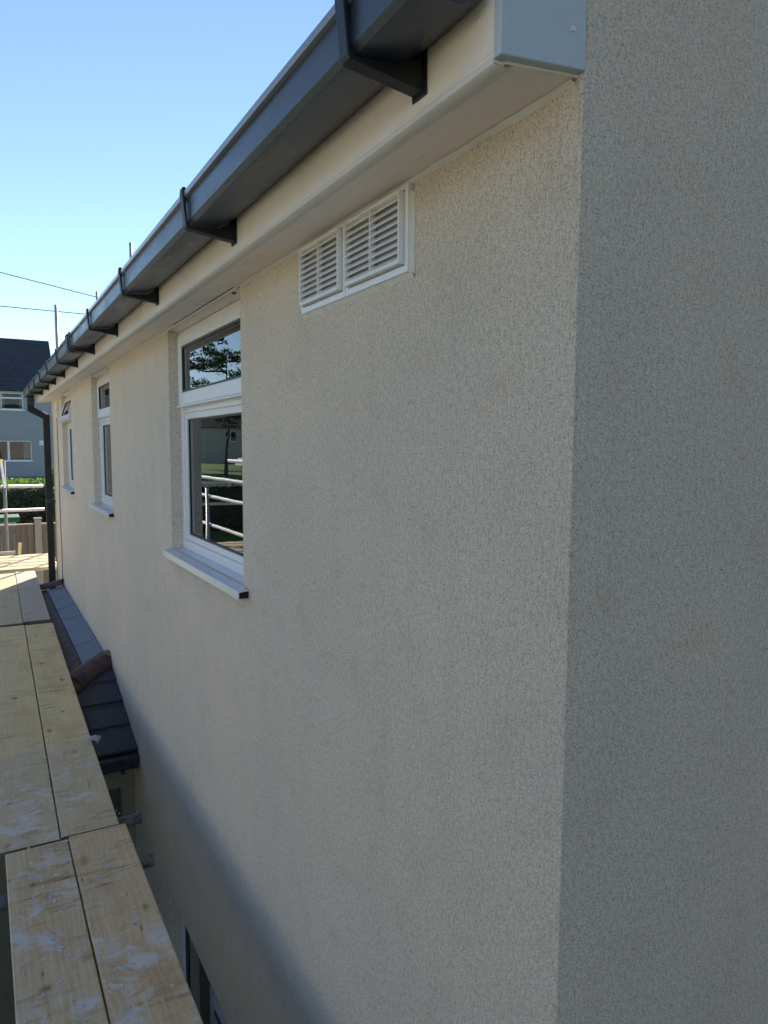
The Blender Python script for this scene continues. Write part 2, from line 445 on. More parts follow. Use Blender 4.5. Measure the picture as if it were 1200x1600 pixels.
# eaves: soffit board, fascia with boxed end, quirky sealant lines
XF = -.157
bm = bmesh.new()
YE = Y1 + .10
SI = ZS + .016        # soffit height where it meets the wall
prism(bm, [(XF + .018, ZS), (-.0005, SI), (-.0005, SI + .014), (XF + .018, ZS + .014)], 'Y', Y0 + .010, YE)
for o in (W1, W2, W3):
    prism(bm, [(.002, SI + .0005), (.052, ZS + .0065), (.052, ZS + .0175), (.002, ZS + .0175)], 'Y', o[0] + .001, o[1] - .001)
soffit = hp('soffit', bm, M_soffit)
# bead of sealant where soffit meets wall, wavy
bm = bmesh.new(); rows = []
yy = Y0 + .015
while yy < Y1:
    a = .0065 + .0035 * mnoise.noise(Vector((yy * 14, 0, 0))) + .002 * mnoise.noise(Vector((yy * 55, 3, 0)))
    drop = .009 + .004 * mnoise.noise(Vector((yy * 9, 7, 0)))
    if any(o[0] - .01 < yy < o[1] + .01 for o in (W1, W2, W3)): drop = .0035; a = .008
    rows.append([bm.verts.new(p) for p in ((-.0005 - a * 1.5, yy, SI - .0012 - a * .12), (-a * .95, yy, SI - drop * .6), (-.0003, yy, SI - drop))])
    yy += .02
for a, b in zip(rows, rows[1:]):
    for k in range(2): bm.faces.new((a[k], a[k + 1], b[k + 1], b[k]))
hp('sealant', bm, M_seal, soffit, smooth=True)
# white drip bead along the window heads
for o in (W1, W2, W3):
    bm = bmesh.new(); polytube(bm, [(-.004, o[0] + .004 + (o[1] - o[0] - .008) * i / 14, SI - .0030 + .0014 * math.sin(i * 2.1)) for i in range(15)], .0060, 6)
    hp('head_bead', bm, M_seal, soffit, smooth=True)
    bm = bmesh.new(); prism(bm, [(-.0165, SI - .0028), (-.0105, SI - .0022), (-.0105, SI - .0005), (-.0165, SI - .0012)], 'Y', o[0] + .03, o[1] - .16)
    hp('gap_shade_strip', bm, M_gasket, soffit)  # dark strip drawn for the shade in the gap, gasket material reused
    bm = bmesh.new(); prism(bm, [(.010, SI - .0040), (.020, SI - .0062), (.020, SI - .003), (.010, SI - .001)], 'Y', o[0] + .10, o[0] + .125)
    hp('filler_nick', bm, M_gasket, soffit)

bm = bmesh.new()
box(bm, XF, XF + .018, Y0 + .012, YE, ZS - .002, ZS + .175)
fascia = hp('fascia', bm, M_soffit, bevel=.0015)
for yj in (3.30, 6.9):
    bm = bmesh.new(); box(bm, XF - .0022, XF + .001, yj - .022, yj + .022, ZS + .003, ZS + .172); hp('joint_trim', bm, M_soffit, fascia, bevel=.0008)
bm = bmesh.new()   # raised lip along the fascia foot, filler left uneven
rows = []; yy = Y0 + .012
while yy < YE:
    a = .0018 + .0012 * mnoise.noise(Vector((yy * 11, 1, 0))); b_ = .007 + .003 * mnoise.noise(Vector((yy * 6, 4, 0)))
    rows.append([bm.verts.new(p) for p in ((XF - .0004, yy, ZS - .001 + b_), (XF - a, yy, ZS + .0), (XF - a * .4, yy, ZS - .0035), (XF + .018 + b_ * .6, yy, ZS - .0025), (XF + .026 + b_, yy, ZS + .0005))])
    yy += .025
for a, b in zip(rows, rows[1:]):
    for k in range(4): bm.faces.new((a[k], a[k + 1], b[k + 1], b[k]))
hp('filler_lip', bm, M_seal, fascia, smooth=True)
# boxed end of the eaves, flush with the gable
q = m_paint('box_end_paint', (.50, .56, .60), .25, r=.5)
bm = bmesh.new(); prism(bm, [(XF - .002, ZS + .002), (-.001, SI + .004), (-.001, 5.13), (XF - .002, 5.02)], 'Y', Y0 - .004, Y0 + .012)
be = hp('box_end', bm, q, bevel=.002)
bm = bmesh.new(); tube(bm, (-.028, Y0 - .004, 4.905), (-.028, Y0 - .0065, 4.905), .0042, 10)
hp('nail_head', bm, M_seal, be)

# gutter (square line) with brackets
def goff(y): return 0.0
GY0, GY1 = Y0 + .02, 9.81
bm = bmesh.new()
outer = [(-.170, 4.975), (-.170, 4.918), (-.205, 4.9), (-.278, 4.893), (-.287, 4.905), (-.289, 4.962), (-.2955, 4.968), (-.2945, 4.976)]
inner = [(-.284, 4.974), (-.280, 4.906), (-.275, 4.898), (-.206, 4.905), (-.175, 4.922), (-.175, 4.975)]
prism(bm, outer + inner, 'Y', GY0, GY1)
prism(bm, [(-.170, 4.978), (-.170, 4.914), (-.205, 4.894), (-.281, 4.888), (-.291, 4.9), (-.299, 4.978)], 'Y', GY1, GY1 + .022)
gutter = hp('gutter', bm, M_gutter, bevel=.0012)
# rolled front lip, its sky reflection painted in as a paler colour
q = N('gutter_lip'); q.col((.20, .22, .27)); q.rough(.16)
bm = bmesh.new(); prism(bm, [(-.2895, 4.9615), (-.2985, 4.9635), (-.2995, 4.9765), (-.2965, 4.979), (-.2895, 4.9785)], 'Y', GY0, GY1)
hp('gutter_lip', bm, q.m, gutter, bevel=.0012)
M_brk = simple('bracket_plastic', (.007, .008, .012), .5)
def bracket(y, wd=.028, sc_=1.0):
    bm = bmesh.new()
    prism(bm, [(XF - .001, 4.866), (-.292, 4.883), (-.2955, 4.889), (-.3045, 4.972), (-.303, 4.987), (-.296, 4.9885), (-.291, 4.984),
               (-.2955, 4.973), (-.2905, 4.902), (-.283, 4.889), (-.206, 4.8965), (-.1685, 4.9135), (-.1685, 4.93), (XF - .001, 4.94)], 'Y', y - wd / 2, y + wd / 2)
    box(bm, XF - .004, XF - .0005, y - wd * .75, y + wd * .75, 4.86, 4.945)
    hp('bracket', bm, M_brk, gutter, bevel=.0015)
for y in (1.017, 1.977, 2.955, 3.903, 4.74, 5.60, 6.47, 7.27, 8.02, 8.8): bracket(y)
bm = bmesh.new()
prism(bm, [(-.163, 4.94), (-.163, 4.905), (-.205, 4.887), (-.285, 4.881), (-.298, 4.895), (-.305, 4.988), (-.292, 4.990), (-.2885, 4.9), (-.28, 4.8905), (-.206, 4.8975), (-.169, 4.914), (-.169, 4.94)], 'Y', 4.83, 4.93)
hp('gutter_union', bm, M_brk, gutter, bevel=.002)

# roof
def m_tiles(name, c1, c2, cw=.3, ch=.27, ax='XY'):
    q = N(name)
    br = q.n('ShaderNodeTexBrick'); br.offset = .5; br.inputs['Scale'].default_value = 1
    br.inputs['Brick Width'].default_value = cw; br.inputs['Row Height'].default_value = ch
    br.inputs['Mortar Size'].default_value = .006; br.inputs['Bias'].default_value = 0
    rot = (0, 0, R(90)) if ax == 'YX' else (0, 0, 0)
    q.L(q.mapping((1, 1, 1), rot=rot), br.inputs['Vector'])
    br.inputs['Color1'].default_value = (*c1, 1); br.inputs['Color2'].default_value = (*c2, 1)
    br.inputs['Mortar'].default_value = (.01, .01, .012, 1)
    f = q.noise(5, 5, .65); f2 = q.noise(60, 3, .6)
    c = q.mix(q.g(f, .35, .75, 0, .4), br.outputs['Color'], tuple(x * 1.5 + .01 for x in c2))
    c = q.mix(q.g(f2, .6, .7, 0, .2), c, (.2, .2, .17))
    q.col(c); q.rough(.62); q.bump(br.outputs['Fac'], -.01, .8); return q.m
M_slate = m_tiles('roof_tiles', (.055, .060, .075), (.075, .08, .09), .33, .28, 'YX')
roof = None
for s in (0, 1):
    bm = bmesh.new()
    # a slope built in its own flat frame then tilted
    Ls = (xr + .20) / math.cos(R(33)); n = int(Ls / .30)
    for k in range(n + 1):
        a, b = k * Ls / (n + 1), (k + 1) * Ls / (n + 1) + .03
        Mx = Matrix.Translation(Vector((-.20, 0, 4.955))) @ Matrix.Rotation(-R(33), 4, 'Y') @ Matrix.Translation(Vector((0, 0, .018 * 0)))
        if s: Mx = Matrix.Translation(Vector((XE, 0, 0))) @ Matrix.Scale(-1, 4, Vector((1, 0, 0))) @ Mx
        vs_ = [(a, Y0 - .03, .020), (b, Y0 - .03, .001), (b, Y1 + .12, .001), (a, Y1 + .12, .020), (a, Y0 - .03, .034), (b, Y0 - .03, .014), (b, Y1 + .12, .014), (a, Y1 + .12, .034)]
        vv = [bm.verts.new(Mx @ Vector(p)) for p in vs_]
        for f in ((0, 3, 2, 1), (4, 5, 6, 7), (0, 1, 5, 4), (1, 2, 6, 5), (2, 3, 7, 6), (3, 0, 4, 7)): bm.faces.new([vv[i] for i in f])
    o = hp('roof', bm, M_slate)
bm = bmesh.new(); polytube(bm, [(xr, Y0 - .03 + (Y1 - Y0 + .15) * i / 20, 4.955 + (xr + .20) * pitch + .02) for i in range(21)], .11, 10)
hp('ridge', bm, M_slate)

# downpipe at the far end
bm = bmesh.new()
def sq(bm, pts, hw=.037):
    """square pipe with mitred corners through points lying in an X-Z plane"""
    rings = []
    for i, p in enumerate(pts):
        p = Vector(p); d0 = (p - Vector(pts[i - 1])).normalized() if i else None
        d1 = (Vector(pts[i + 1]) - p).normalized() if i < len(pts) - 1 else None
        d = (d0 + d1).normalized() if d0 and d1 else (d0 or d1)
        side = Vector((-d.z, 0, d.x)); k = hw / max(.3, abs((d1 or d0).dot(d)))
        rings.append([bm.verts.new(p + side * a * k + Vector((0, b * hw, 0))) for a, b in ((-1, -1), (1, -1), (1, 1), (-1, 1))])
    for a, b in zip(rings, rings[1:]):
        for k in range(4): bm.faces.new((a[k], a[(k + 1) % 4], b[(k + 1) % 4], b[k]))
    bm.faces.new(rings[0]); bm.faces.new(list(reversed(rings[-1])))
sq(bm, [(-.232, 9.70, 4.90), (-.232, 9.70, 4.745), (-.066, 9.70, 4.655), (-.066, 9.70, .1)])
dp = hp('downpipe', bm, M_brk, bevel=.003)
for z in (3.62, 2.2, .9):
    bm = bmesh.new(); box(bm, -.106, 0.0, 9.655, 9.745, z - .02, z + .02); hp('pipe_clip', bm, M_gutter, dp, bevel=.003)
bm = bmesh.new(); box(bm, -.273, -.191, 9.66, 9.74, 4.80, 4.897); hp('outlet', bm, M_gutter, dp, bevel=.004)
# thin cable and junction block near the far corner
q = simple('cable_sheath', (.22, .20, .17), .6)
bm = bmesh.new(); polytube(bm, [(-.006, 9.02 + .01 * math.sin(i), 4.80 - i * .16) for i in range(30)], .0045, 6)
hp('wall_cable', bm, q)
bm = bmesh.new(); box(bm, -.03, -.001, 8.82, 8.95, 4.62, 4.80); hp('junction_box', bm, M_soffit, bevel=.003)

# windows ------------------------------------------------------------
def ring_x(bm, x0, x1, ya, yb, za, zb, t, bt=None):
    """rectangular frame in the Y-Z plane between x0..x1, members t wide (t = bottom, top, sides)"""
    tb, tt, ts = t
    box(bm, x0, x1, ya, ya + ts, za, zb); box(bm, x0, x1, yb - ts, yb, za, zb)
    box(bm, x0, x1, ya + ts, yb - ts, za, za + tb); box(bm, x0, x1, ya + ts, yb - ts, zb - tt, zb)
def window(o, open_deg=0.0, curtain=None, curtain_c=(.5, .48, .45)):
    ya, yb, za, zb = o
    zb -= .012
    zt = za + (4.49 - 3.806)          # transom
    bm = bmesh.new(); ring_x(bm, .052, .115, ya, yb, za, zb, (.045, .05, .045))
    box(bm, .056, .112, ya + .045, yb - .045, zt - .032, zt + .028)
    fr = hp('window', bm, M_upvc, bevel=.004)
    # lower fixed light: bead, gasket, glass
    bm = bmesh.new(); a, b, c, d = ya + .045, yb - .045, za + .045, zt - .032
    ring_x(bm, .062, .100, a, b, c, d, (.028, .028, .028)); hp('glazing_bead', bm, M_upvc, fr, bevel=.003)
    bm = bmesh.new(); ring_x(bm, .071, .080, a + .028, b - .028, c + .028, d - .028, (.007, .007, .007)); hp('gasket', bm, M_gasket, fr)
    bm = bmesh.new(); box(bm, .075, .079, a + .030, b - .030, c + .030, d - .030); hp('pane', bm, M_glass, fr)
    # top-hung sash
    a, b, c, d = ya + .026, yb - .026, zt + .004, zb - .022
    P = Vector((.045, 0, d - .01)); Mx = Matrix.Translation(P) @ Matrix.Rotation(R(open_deg), 4, 'Y') @ Matrix.Translation(-P)
    def sw(name, bm, mat, par, **k):
        for v in bm.verts: v.co = Mx @ v.co
        return hp(name, bm, mat, par, **k)
    bm = bmesh.new(); ring_x(bm, .038, .082, a, b, c, d, (.060, .052, .052)); sash = sw('sash', bm, M_upvc, fr, bevel=.005)
    bm = bmesh.new(); ring_x(bm, .045, .060, a + .052, b - .052, c + .060, d - .052, (.009, .009, .009)); sw('gasket', bm, M_gasket, fr)
    bm = bmesh.new(); box(bm, .051, .055, a + .054, b - .054, c + .062, d - .054); sw('pane', bm, M_glass, fr)
    bm = bmesh.new(); prism(bm, [(.038, c + .004), (.024, c - .004), (.024, c - .010), (.050, c - .010), (.050, c + .004)], 'Y', a + .004, b - .014)
    sw('drip_rail', bm, M_upvc, fr, bevel=.002)
    if open_deg:
        for yy in (a + .02, b - .02):
            bm = bmesh.new(); tube(bm, Mx @ Vector((.06, yy, c + .03)), (.085, yy, c + .10), .006, 6); hp('stay', bm, M_galv, fr)
    if curtain:
        q = N('curtain_cloth'); wv = q.n('ShaderNodeTexWave'); wv.inputs['Scale'].default_value = 1
        q.L(q.mapping((.1, 40, .1)), wv.inputs['Vector']); q.col(q.ramp(wv.outputs['Fac'], [(.2, tuple(x * .8 for x in curtain_c)), (.8, curtain_c)])); q.rough(.95)
        for (c0, c1) in curtain:
            bm = bmesh.new(); n = 60; rows = []
            for i in range(n + 1):
                y = c0 + (c1 - c0) * i / n; x = .20 + .018 * math.sin(i * 1.15) + .006 * math.sin(i * .37)
                rows.append((bm.verts.new((x, y, za - .05)), bm.verts.new((x, y, zb + .0))))
            for r0, r1 in zip(rows, rows[1:]): bm.faces.new((r0[0], r1[0], r1[1], r0[1]))
            hp('curtain', bm, q.m, fr, smooth=True)
    return fr
def sill(o, y0, y1, parent, proj=.040, h=.036):
    ya, yb, za, zb = o
    bm = bmesh.new()
    # hollow plastic trim: top, front lip, shallow underside
    prism(bm, [(.05, za + .004), (-proj, za - .006), (-proj, za - h), (-proj + .004, za - h), (-proj + .004, za - .0105), (.05, za - .0005)], 'Y', y0 + .0, y1)
    box(bm, -proj + .0042, -.001, yb + .0, y1 - .001, za - h, za - .011)
    s = hp('sill', bm, M_sill, parent, bevel=.0012)
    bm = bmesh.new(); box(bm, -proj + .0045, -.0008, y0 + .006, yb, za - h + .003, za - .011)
    hp('sill_hollow_shade', bm, M_black, parent)  # black block drawn for the shade inside the hollow trim
    # splash of sealant at each horn
    for (yy, s_) in ((y0, 1), (y1, -1)):
        bm = bmesh.new(); bmesh.ops.create_icosphere(bm, subdivisions=2, radius=.011)
        for v in bm.verts:
            v.co *= 1 + .35 * mnoise.noise(v.co * 120); v.co = Vector((v.co.x * .8 - .008, v.co.y * 1.5 + yy + s_ * .026, v.co.z * .25 + za + .0035 - .003))
        hp('sealant_dab', bm, M_seal, parent, smooth=True)
w1 = window(W1)
sill(W1, 2.355, 3.512, w1)
w2 = window(W2, 0, [(5.30, 6.10)], (.42, .39, .36)); sill(W2, 5.205, 6.185, w2, .038, .034)
w3 = window(W3, 17); sill(W3, 7.555, 8.575, w3, .038, .034)

# ground-floor window under the scaffold
ya, yb, za, zb = GF
bm = bmesh.new(); ring_x(bm, .055, .115, ya, yb, za, zb, (.06, .045, .05)); box(bm, .058, .112, 2.58, 2.65, za + .06, zb - .045)
box(bm, .058, .112, ya + .05, 2.58, 1.55, 1.60)
gw = hp('window', bm, M_upvc, bevel=.004)
for a, b, c, d in ((ya + .05, 2.58, za + .06, 1.55), (ya + .05, 2.58, 1.60, zb - .045), (2.65, yb - .05, za + .06, zb - .045)):
    bm = bmesh.new(); ring_x(bm, .064, .07, a, b, c, d, (.01, .01, .01)); hp('gasket', bm, M_gasket, gw)
    bm = bmesh.new(); box(bm, .074, .078, a + .0, b, c, d); hp('pane', bm, M_glass, gw)
bm = bmesh.new(); box(bm, -.05, .06, ya - .05, yb + .05, za - .03, za); hp('sill', bm, M_sill, gw, bevel=.004)
# open casement leaf of that window (top-hung, pushed out)
# side door beyond
bm = bmesh.new(); box(bm, .09, .14, DR[0], DR[1], DR[2], DR[3]); hp('door', bm, M_upvc, bevel=.004)

# wall vents: two louvred plates ------------------------------------
def vent(y0, y1, z0, z1, label):
    v = None
    bm = bmesh.new(); ring_x(bm, -.013, .0, y0, y1, z0, z1, (.016, .010, .013)); box(bm, -.004, 0, y0 + .013, y1 - .013, z0 + .016, z1 - .010)
    v = hp('vent', bm, M_upvc, bevel=.002); v['label'] = label
    a, b, c, d = y0 + .016, y1 - .016, z0 + .019, z1 - .012
    xo = -.026
    bm = bmesh.new(); ring_x(bm, xo, -.004, a, b, c, d, (.006, .005, .0045)); m = (a + b) / 2
    box(bm, xo, -.010, m - .0018, m + .0018, c + .006, d - .005)
    hp('louvre_frame', bm, M_slat, v, bevel=.001)
    bm = bmesh.new(); n = 9; st = (d - c - .011) / n
    for k in range(n):
        zc = c + .006 + st * k
        for (u, w_) in ((a + .0045, m - .0018), (m + .0018, b - .0045)):
            prism(bm, [(xo + .001, zc + .000), (xo + .001, zc + .0018), (-.013, zc + st * .85 + .0015), (-.013, zc + st * .85)], 'Y', u, w_)
    hp('louvre_slats', bm, M_slat, v)
    bm = bmesh.new(); box(bm, -.0075, -.0045, a + .005, b - .005, c + .006, d - .005); hp('vent_shade_backing', bm, simple('vent_shadow', (.44, .43, .43), .9), v)  # plain backing, its grey paints the shade between the slats
vent(1.290, 1.577, 4.664, SI - .009, 'louvred white plastic vent nearest the gable corner')
vent(1.580, 1.850, 4.664, SI - .009, 'louvred white plastic vent farther from the gable corner')
bm = bmesh.new(); rows = []
for i in range(90):
    y = 1.280 + .576 * i / 89
    dz = .009 + .006 * mnoise.noise(Vector((y * 30, 0, 0))) + .004 * mnoise.noise(Vector((y * 110, 0, 4)))
    rows.append([bm.verts.new(p) for p in ((-.010, y, 4.6635), (-.005, y, 4.663 - dz * .5), (-.0006, y, 4.662 - dz))])
for a, b in zip(rows, rows[1:]):
    for k in range(2): bm.faces.new((a[k], a[k + 1], b[k + 1], b[k]))
rows = []
for i in range(40):
    z = 4.66 + .165 * i / 39; dy = .007 + .005 * mnoise.noise(Vector((z * 60, 9, 0)))
    rows.append([bm.verts.new(p) for p in ((-.010, 1.2895, z), (-.005, 1.2895 - dy * .5, z), (-.0006, 1.289 - dy, z))])
for a, b in zip(rows, rows[1:]):
    for k in range(2): bm.faces.new((a[k], a[k + 1], b[k + 1], b[k]))
hp('paint_fillet', bm, M_seal, smooth=True)

# porch: hipped lean-to -----------------------------------------------
ZP, PE = 2.68, 2.39
porch_tile = m_tiles('porch_tiles', (.13, .150, .20), (.165, .185, .23), .42, .5, 'XY')
q = porch_tile
XPo = -1.05; Ya, Yb, Yc, Yd = 4.56, 5.60, 8.93, 9.40
clay = simple('clay_tile', (.085, .045, .036), .7, var=.45, scale=14, bump=.004, bscale=60)
porch = None
bm = bmesh.new()
def tilequad(bm, p, th=.022):
    a = [bm.verts.new(x) for x in p]; b = [bm.verts.new(Vector(x) - Vector((0, 0, th))) for x in p]
    bm.faces.new(a); bm.faces.new(list(reversed(b)))
    for i in range(len(p)): bm.faces.new((a[i], b[i], b[(i + 1) % len(p)], a[(i + 1) % len(p)]))
fz = lambda x: ZP + (x / XPo) * (PE - ZP) * 1.0
# front slope: big interlocking tiles, each column its own slightly stepped tile
ycols = [5.62, 6.28, 6.98, 7.80, 8.93]
for i in range(4):
    a, b = ycols[i], ycols[i + 1]
    for k, (x0, x1) in enumerate(((-.001, -.178),)):
        tilequad(bm, [(x0, a + .004, fz(x0) + .003 * (i % 2)), (x0, b - .004, fz(x0) + .003 * (i % 2) + .004), (x1, b - .004, fz(x1) + .012 + .003 * (i % 2)), (x1, a + .004, fz(x1) + .010 + .003 * (i % 2))])
tilequad(bm, [(-.001, 5.58, ZP - .02), (-.001, 8.9, ZP - .02), (-.2, 8.9, fz(-.2) - .02), (-.2, 5.4, fz(-.2) - .02)])
pr = hp('porch_roof', bm, porch_tile)
bm = bmesh.new()
for (x0, x1) in ((-.182, -.40), (-.38, -.62), (-.60, -.84), (-.82, XPo)):
    ys0 = 5.6 + x0 * .95; ys1 = 5.6 + x1 * .95; ye0, ye1 = 8.95 - x0 * .4, 8.95 - x1 * .4
    tilequad(bm, [(x0, ys0, fz(x0) + .004), (x0, ye0, fz(x0) + .004), (x1, ye1, fz(x1) + .012), (x1, ys1, fz(x1) + .012)])
hp('clay_course', bm, clay, pr)
# near hip end: courses stepping down towards the camera
bm = bmesh.new()
ks = 4
for k in range(ks):
    t0, t1 = k / ks, (k + 1) / ks
    y_hi = 5.60 - (5.60 - Ya) * t0; y_lo = 5.60 - (5.60 - Ya) * t1 - .02
    z_hi = ZP - (ZP - PE) * t0; z_lo = ZP - (ZP - PE) * t1
    xh = XPo * t0 * .98 - .01; xl = XPo * t1 * .98 - .03
    tilequad(bm, [(-.001, y_hi, z_hi + .004), (xh, y_hi, z_hi + .004), (xl, y_lo, z_lo + .014), (-.001, y_lo, z_lo + .014)], .016)
hp('hip_end', bm, m_tiles('hip_tiles', (.030, .033, .042), (.040, .043, .052), .5, .6), pr)
# hip cappings in clay
def cap(bm, p0, p1, r=.075, seg=8, z=-.03):
    p0, p1 = Vector(p0), Vector(p1); d = (p1 - p0).normalized(); side = d.cross(Vector((0, 0, 1))).normalized(); up = side.cross(d)
    A, B = [], []
    for k in range(seg + 1):
        t = math.pi * k / seg; o_ = side * math.cos(t) * r + up * (math.sin(t) * r * .75 + z)
        A.append(p0 + o_); B.append(p1 + o_)
    av = [bm.verts.new(x) for x in A]; bv = [bm.verts.new(x) for x in B]
    ai = [bm.verts.new(p0 + (x - p0) * .82) for x in A]; bi = [bm.verts.new(p1 + (x - p1) * .82) for x in B]
    for k in range(seg):
        bm.faces.new((av[k], av[k + 1], bv[k + 1], bv[k])); bm.faces.new((ai[k + 1], ai[k], bi[k], bi[k + 1]))
        bm.faces.new((av[k + 1], av[k], ai[k], ai[k + 1])); bm.faces.new((bv[k], bv[k + 1], bi[k + 1], bi[k]))
    for k in (0, seg): bm.faces.new((av[k], bv[k], bi[k], ai[k]))
hipA, hipB = Vector((-.01, 5.63, ZP + .045)), Vector((XPo, 4.60, PE + .045))
d = hipB - hipA; nn = 4
for k in range(nn):
    bm = bmesh.new(); cap(bm, hipA + d * (k / nn), hipA + d * ((k + 1.16) / nn) + Vector((0, 0, .016)), .098, 10, -.042)
    hp('hip_tile', bm, clay, pr)
hipC, hipD = Vector((-.005, 8.97, ZP + .045)), Vector((XPo, 9.42, PE + .05))
d = hipD - hipC
for k in range(3):
    bm = bmesh.new(); cap(bm, hipC + d * (k / 3), hipC + d * ((k + 1.1) / 3), .085); hp('hip_tile', bm, clay, pr)
# mortar under the hip and at the wall
bm = bmesh.new(); bmesh.ops.create_icosphere(bm, subdivisions=3, radius=.05)
for v in bm.verts: v.co = Vector((v.co.x * .55 - .02, v.co.y * .9 + 5.60, v.co.z * .7 + ZP + .045)) + v.co * .5 * mnoise.noise(v.co * 60)
hp('mortar', bm, simple('grey_mortar', (.22, .20, .17), .9, var=.3, scale=40), pr)
# porch eaves gutter and side wall
bm = bmesh.new()
prism(bm, [(Ya + .03, PE - .012), (Ya - .085, PE - .012), (Ya - .088, PE - .02), (Ya - .085, PE - .078), (Ya - .07, PE - .098), (Ya - .03, PE - .102), (Ya + .03, PE - .09)], 'X', XPo - .05, -.012)
box(bm, XPo, -.012, Ya + .03, Ya + .05, PE - .115, PE + .0)
for x in (-.10, -.32, -.6): box(bm, x - .012, x + .012, Ya - .075, Ya + .03, PE - .122, PE - .100)
hp('porch_gutter', bm, M_gutter, pr, bevel=.004)
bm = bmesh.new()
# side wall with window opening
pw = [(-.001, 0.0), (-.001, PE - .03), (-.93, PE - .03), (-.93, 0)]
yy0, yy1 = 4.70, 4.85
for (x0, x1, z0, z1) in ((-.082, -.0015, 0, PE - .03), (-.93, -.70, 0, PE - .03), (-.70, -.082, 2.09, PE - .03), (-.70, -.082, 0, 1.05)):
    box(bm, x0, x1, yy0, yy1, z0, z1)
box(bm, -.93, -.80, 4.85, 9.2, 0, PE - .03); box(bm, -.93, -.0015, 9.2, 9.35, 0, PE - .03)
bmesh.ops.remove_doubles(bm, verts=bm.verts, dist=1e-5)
hp('porch_wall', bm, simple('shade_dark_porch_render', (.30, .27, .19), .95, var=.12, scale=20, bump=.004, bscale=200), pr)  # cream render coloured dark olive to paint in shade below the boards
bm = bmesh.new()
box(bm, -.70, -.082, 4.76, 4.78, 1.05, 2.09); hp('porch_window', bm, m_paint('dull_glazing', (.10, .105, .10), .1, r=.2), pr)

# ------------------------------------------------------------------ scaffold
ZB = 2.72
BT = .038
def board(name, x, y0, y1, skew, mat, label, z=ZB, wd=.222, parent=None, along='Y', group='scaffold boards of the walkway beside the wall', sag=.0):
    """one scaffold board; x = its left edge at y0"""
    L = y1 - y0
    bm = bmesh.new(); n = max(2, int(L / .12)); rows = []
    rr = random.Random(name + str(round(x, 3)) + str(round(y0, 3)))
    sd_ = rr.random() * 100
    prof = [(0, -BT), (0, -.004), (.004, 0), (wd - .004, 0), (wd, -.004), (wd, -BT)]
    for i in range(n + 1):
        t = i / n; y = L * t
        e0 = .0016 * mnoise.noise(Vector((y * 5, sd_, 0))); e1 = .0016 * mnoise.noise(Vector((y * 5, sd_ + 9, 0)))
        chip = 0
        zz = -sag * math.sin(math.pi * t) + .001 * mnoise.noise(Vector((y * 2, sd_, 5)))
        rows.append([bm.verts.new((u + (e0 if u < wd / 2 else e1), y, w_ + zz)) for u, w_ in prof])
    for a, b in zip(rows, rows[1:]):
        for k in range(len(prof)):
            bm.faces.new((a[k], a[(k + 1) % 6], b[(k + 1) % 6], b[k])).material_index = 0
    f0 = bm.faces.new(rows[0]); f1 = bm.faces.new(list(reversed(rows[-1]))); f0.material_index = f1.material_index = 1
    o = mesh_obj('scaffold_board', bm, [mat, M_endgrain])
    o.location = (x, y0, z); o.rotation_euler = (0, 0, -skew if along == 'Y' else -math.pi / 2 - skew)
    tag(o, label, 'scaffold board', group)
    return o
board('b', -.5485, -.86, 3.020, .0, M_b_nearR, 'tan scaffold board with white splashes, nearest row, wall side')
board('b', -.7755, -.86, 3.005, .0, M_b_nearL, 'tan scaffold board with white splashes, nearest row, away from the wall')
sk = .0165
board('b', -.5720, 3.036, 6.93, sk, M_b_midR, 'dirty pale board beside the porch roof, middle row, wall side', z=ZB - .002)
board('b', -.800, 3.030, 6.96, sk, M_b_midL, 'dirty pale board in the middle row, farther from the wall', z=ZB - .003)
board('b', -.514, 7.075, 9.97, .0165, M_b_grey, 'dull brown board leading to the cross platform, wall side', z=ZB)
board('b', -.742, 7.035, 9.90, .0165, M_b_new, 'yellow board half in sunlight, farthest row, away from the wall', z=ZB - .001)
for i, (y0_, y1_) in enumerate(((-.86, 3.0), (3.03, 6.95), (7.03, 9.95))):
    for j, xx in enumerate((-1.30, -1.53, -1.76)):
        board('b', xx, y0_, y1_, .002 * j, (M_b_near, M_b_mid, M_b_new)[(i + j) % 3],
              ['outer walkway board %s, %s from the guard rails' % (('by the nearest row', 'by the middle row', 'by the farthest row')[i], ('third', 'second', 'first')[j])][0],
              group='outer walkway boards by the guard rails', z=ZB - .002)
# cross platform at the far end of the house (boards run along X)
lab = ['nearest', 'second', 'third', 'fourth', 'farthest']
for k in range(5):
    yy = 10.19 + k * .262 + (.232)
    board('b', -3.87 + .02 * (k % 2), yy, yy + 3.9 + (.01 * k), .0, (M_b_new, M_b_new, M_b_grey, M_b_new, M_b_new)[k] if k != 2 else M_b_new,
          'sunlit board of the cross platform, %s of the five' % lab[k], along='X', group='boards of the cross platform', z=ZB + .002 * k)
for o in [o for o in bpy.data.objects if o.get('group') == 'boards of the cross platform']: pass

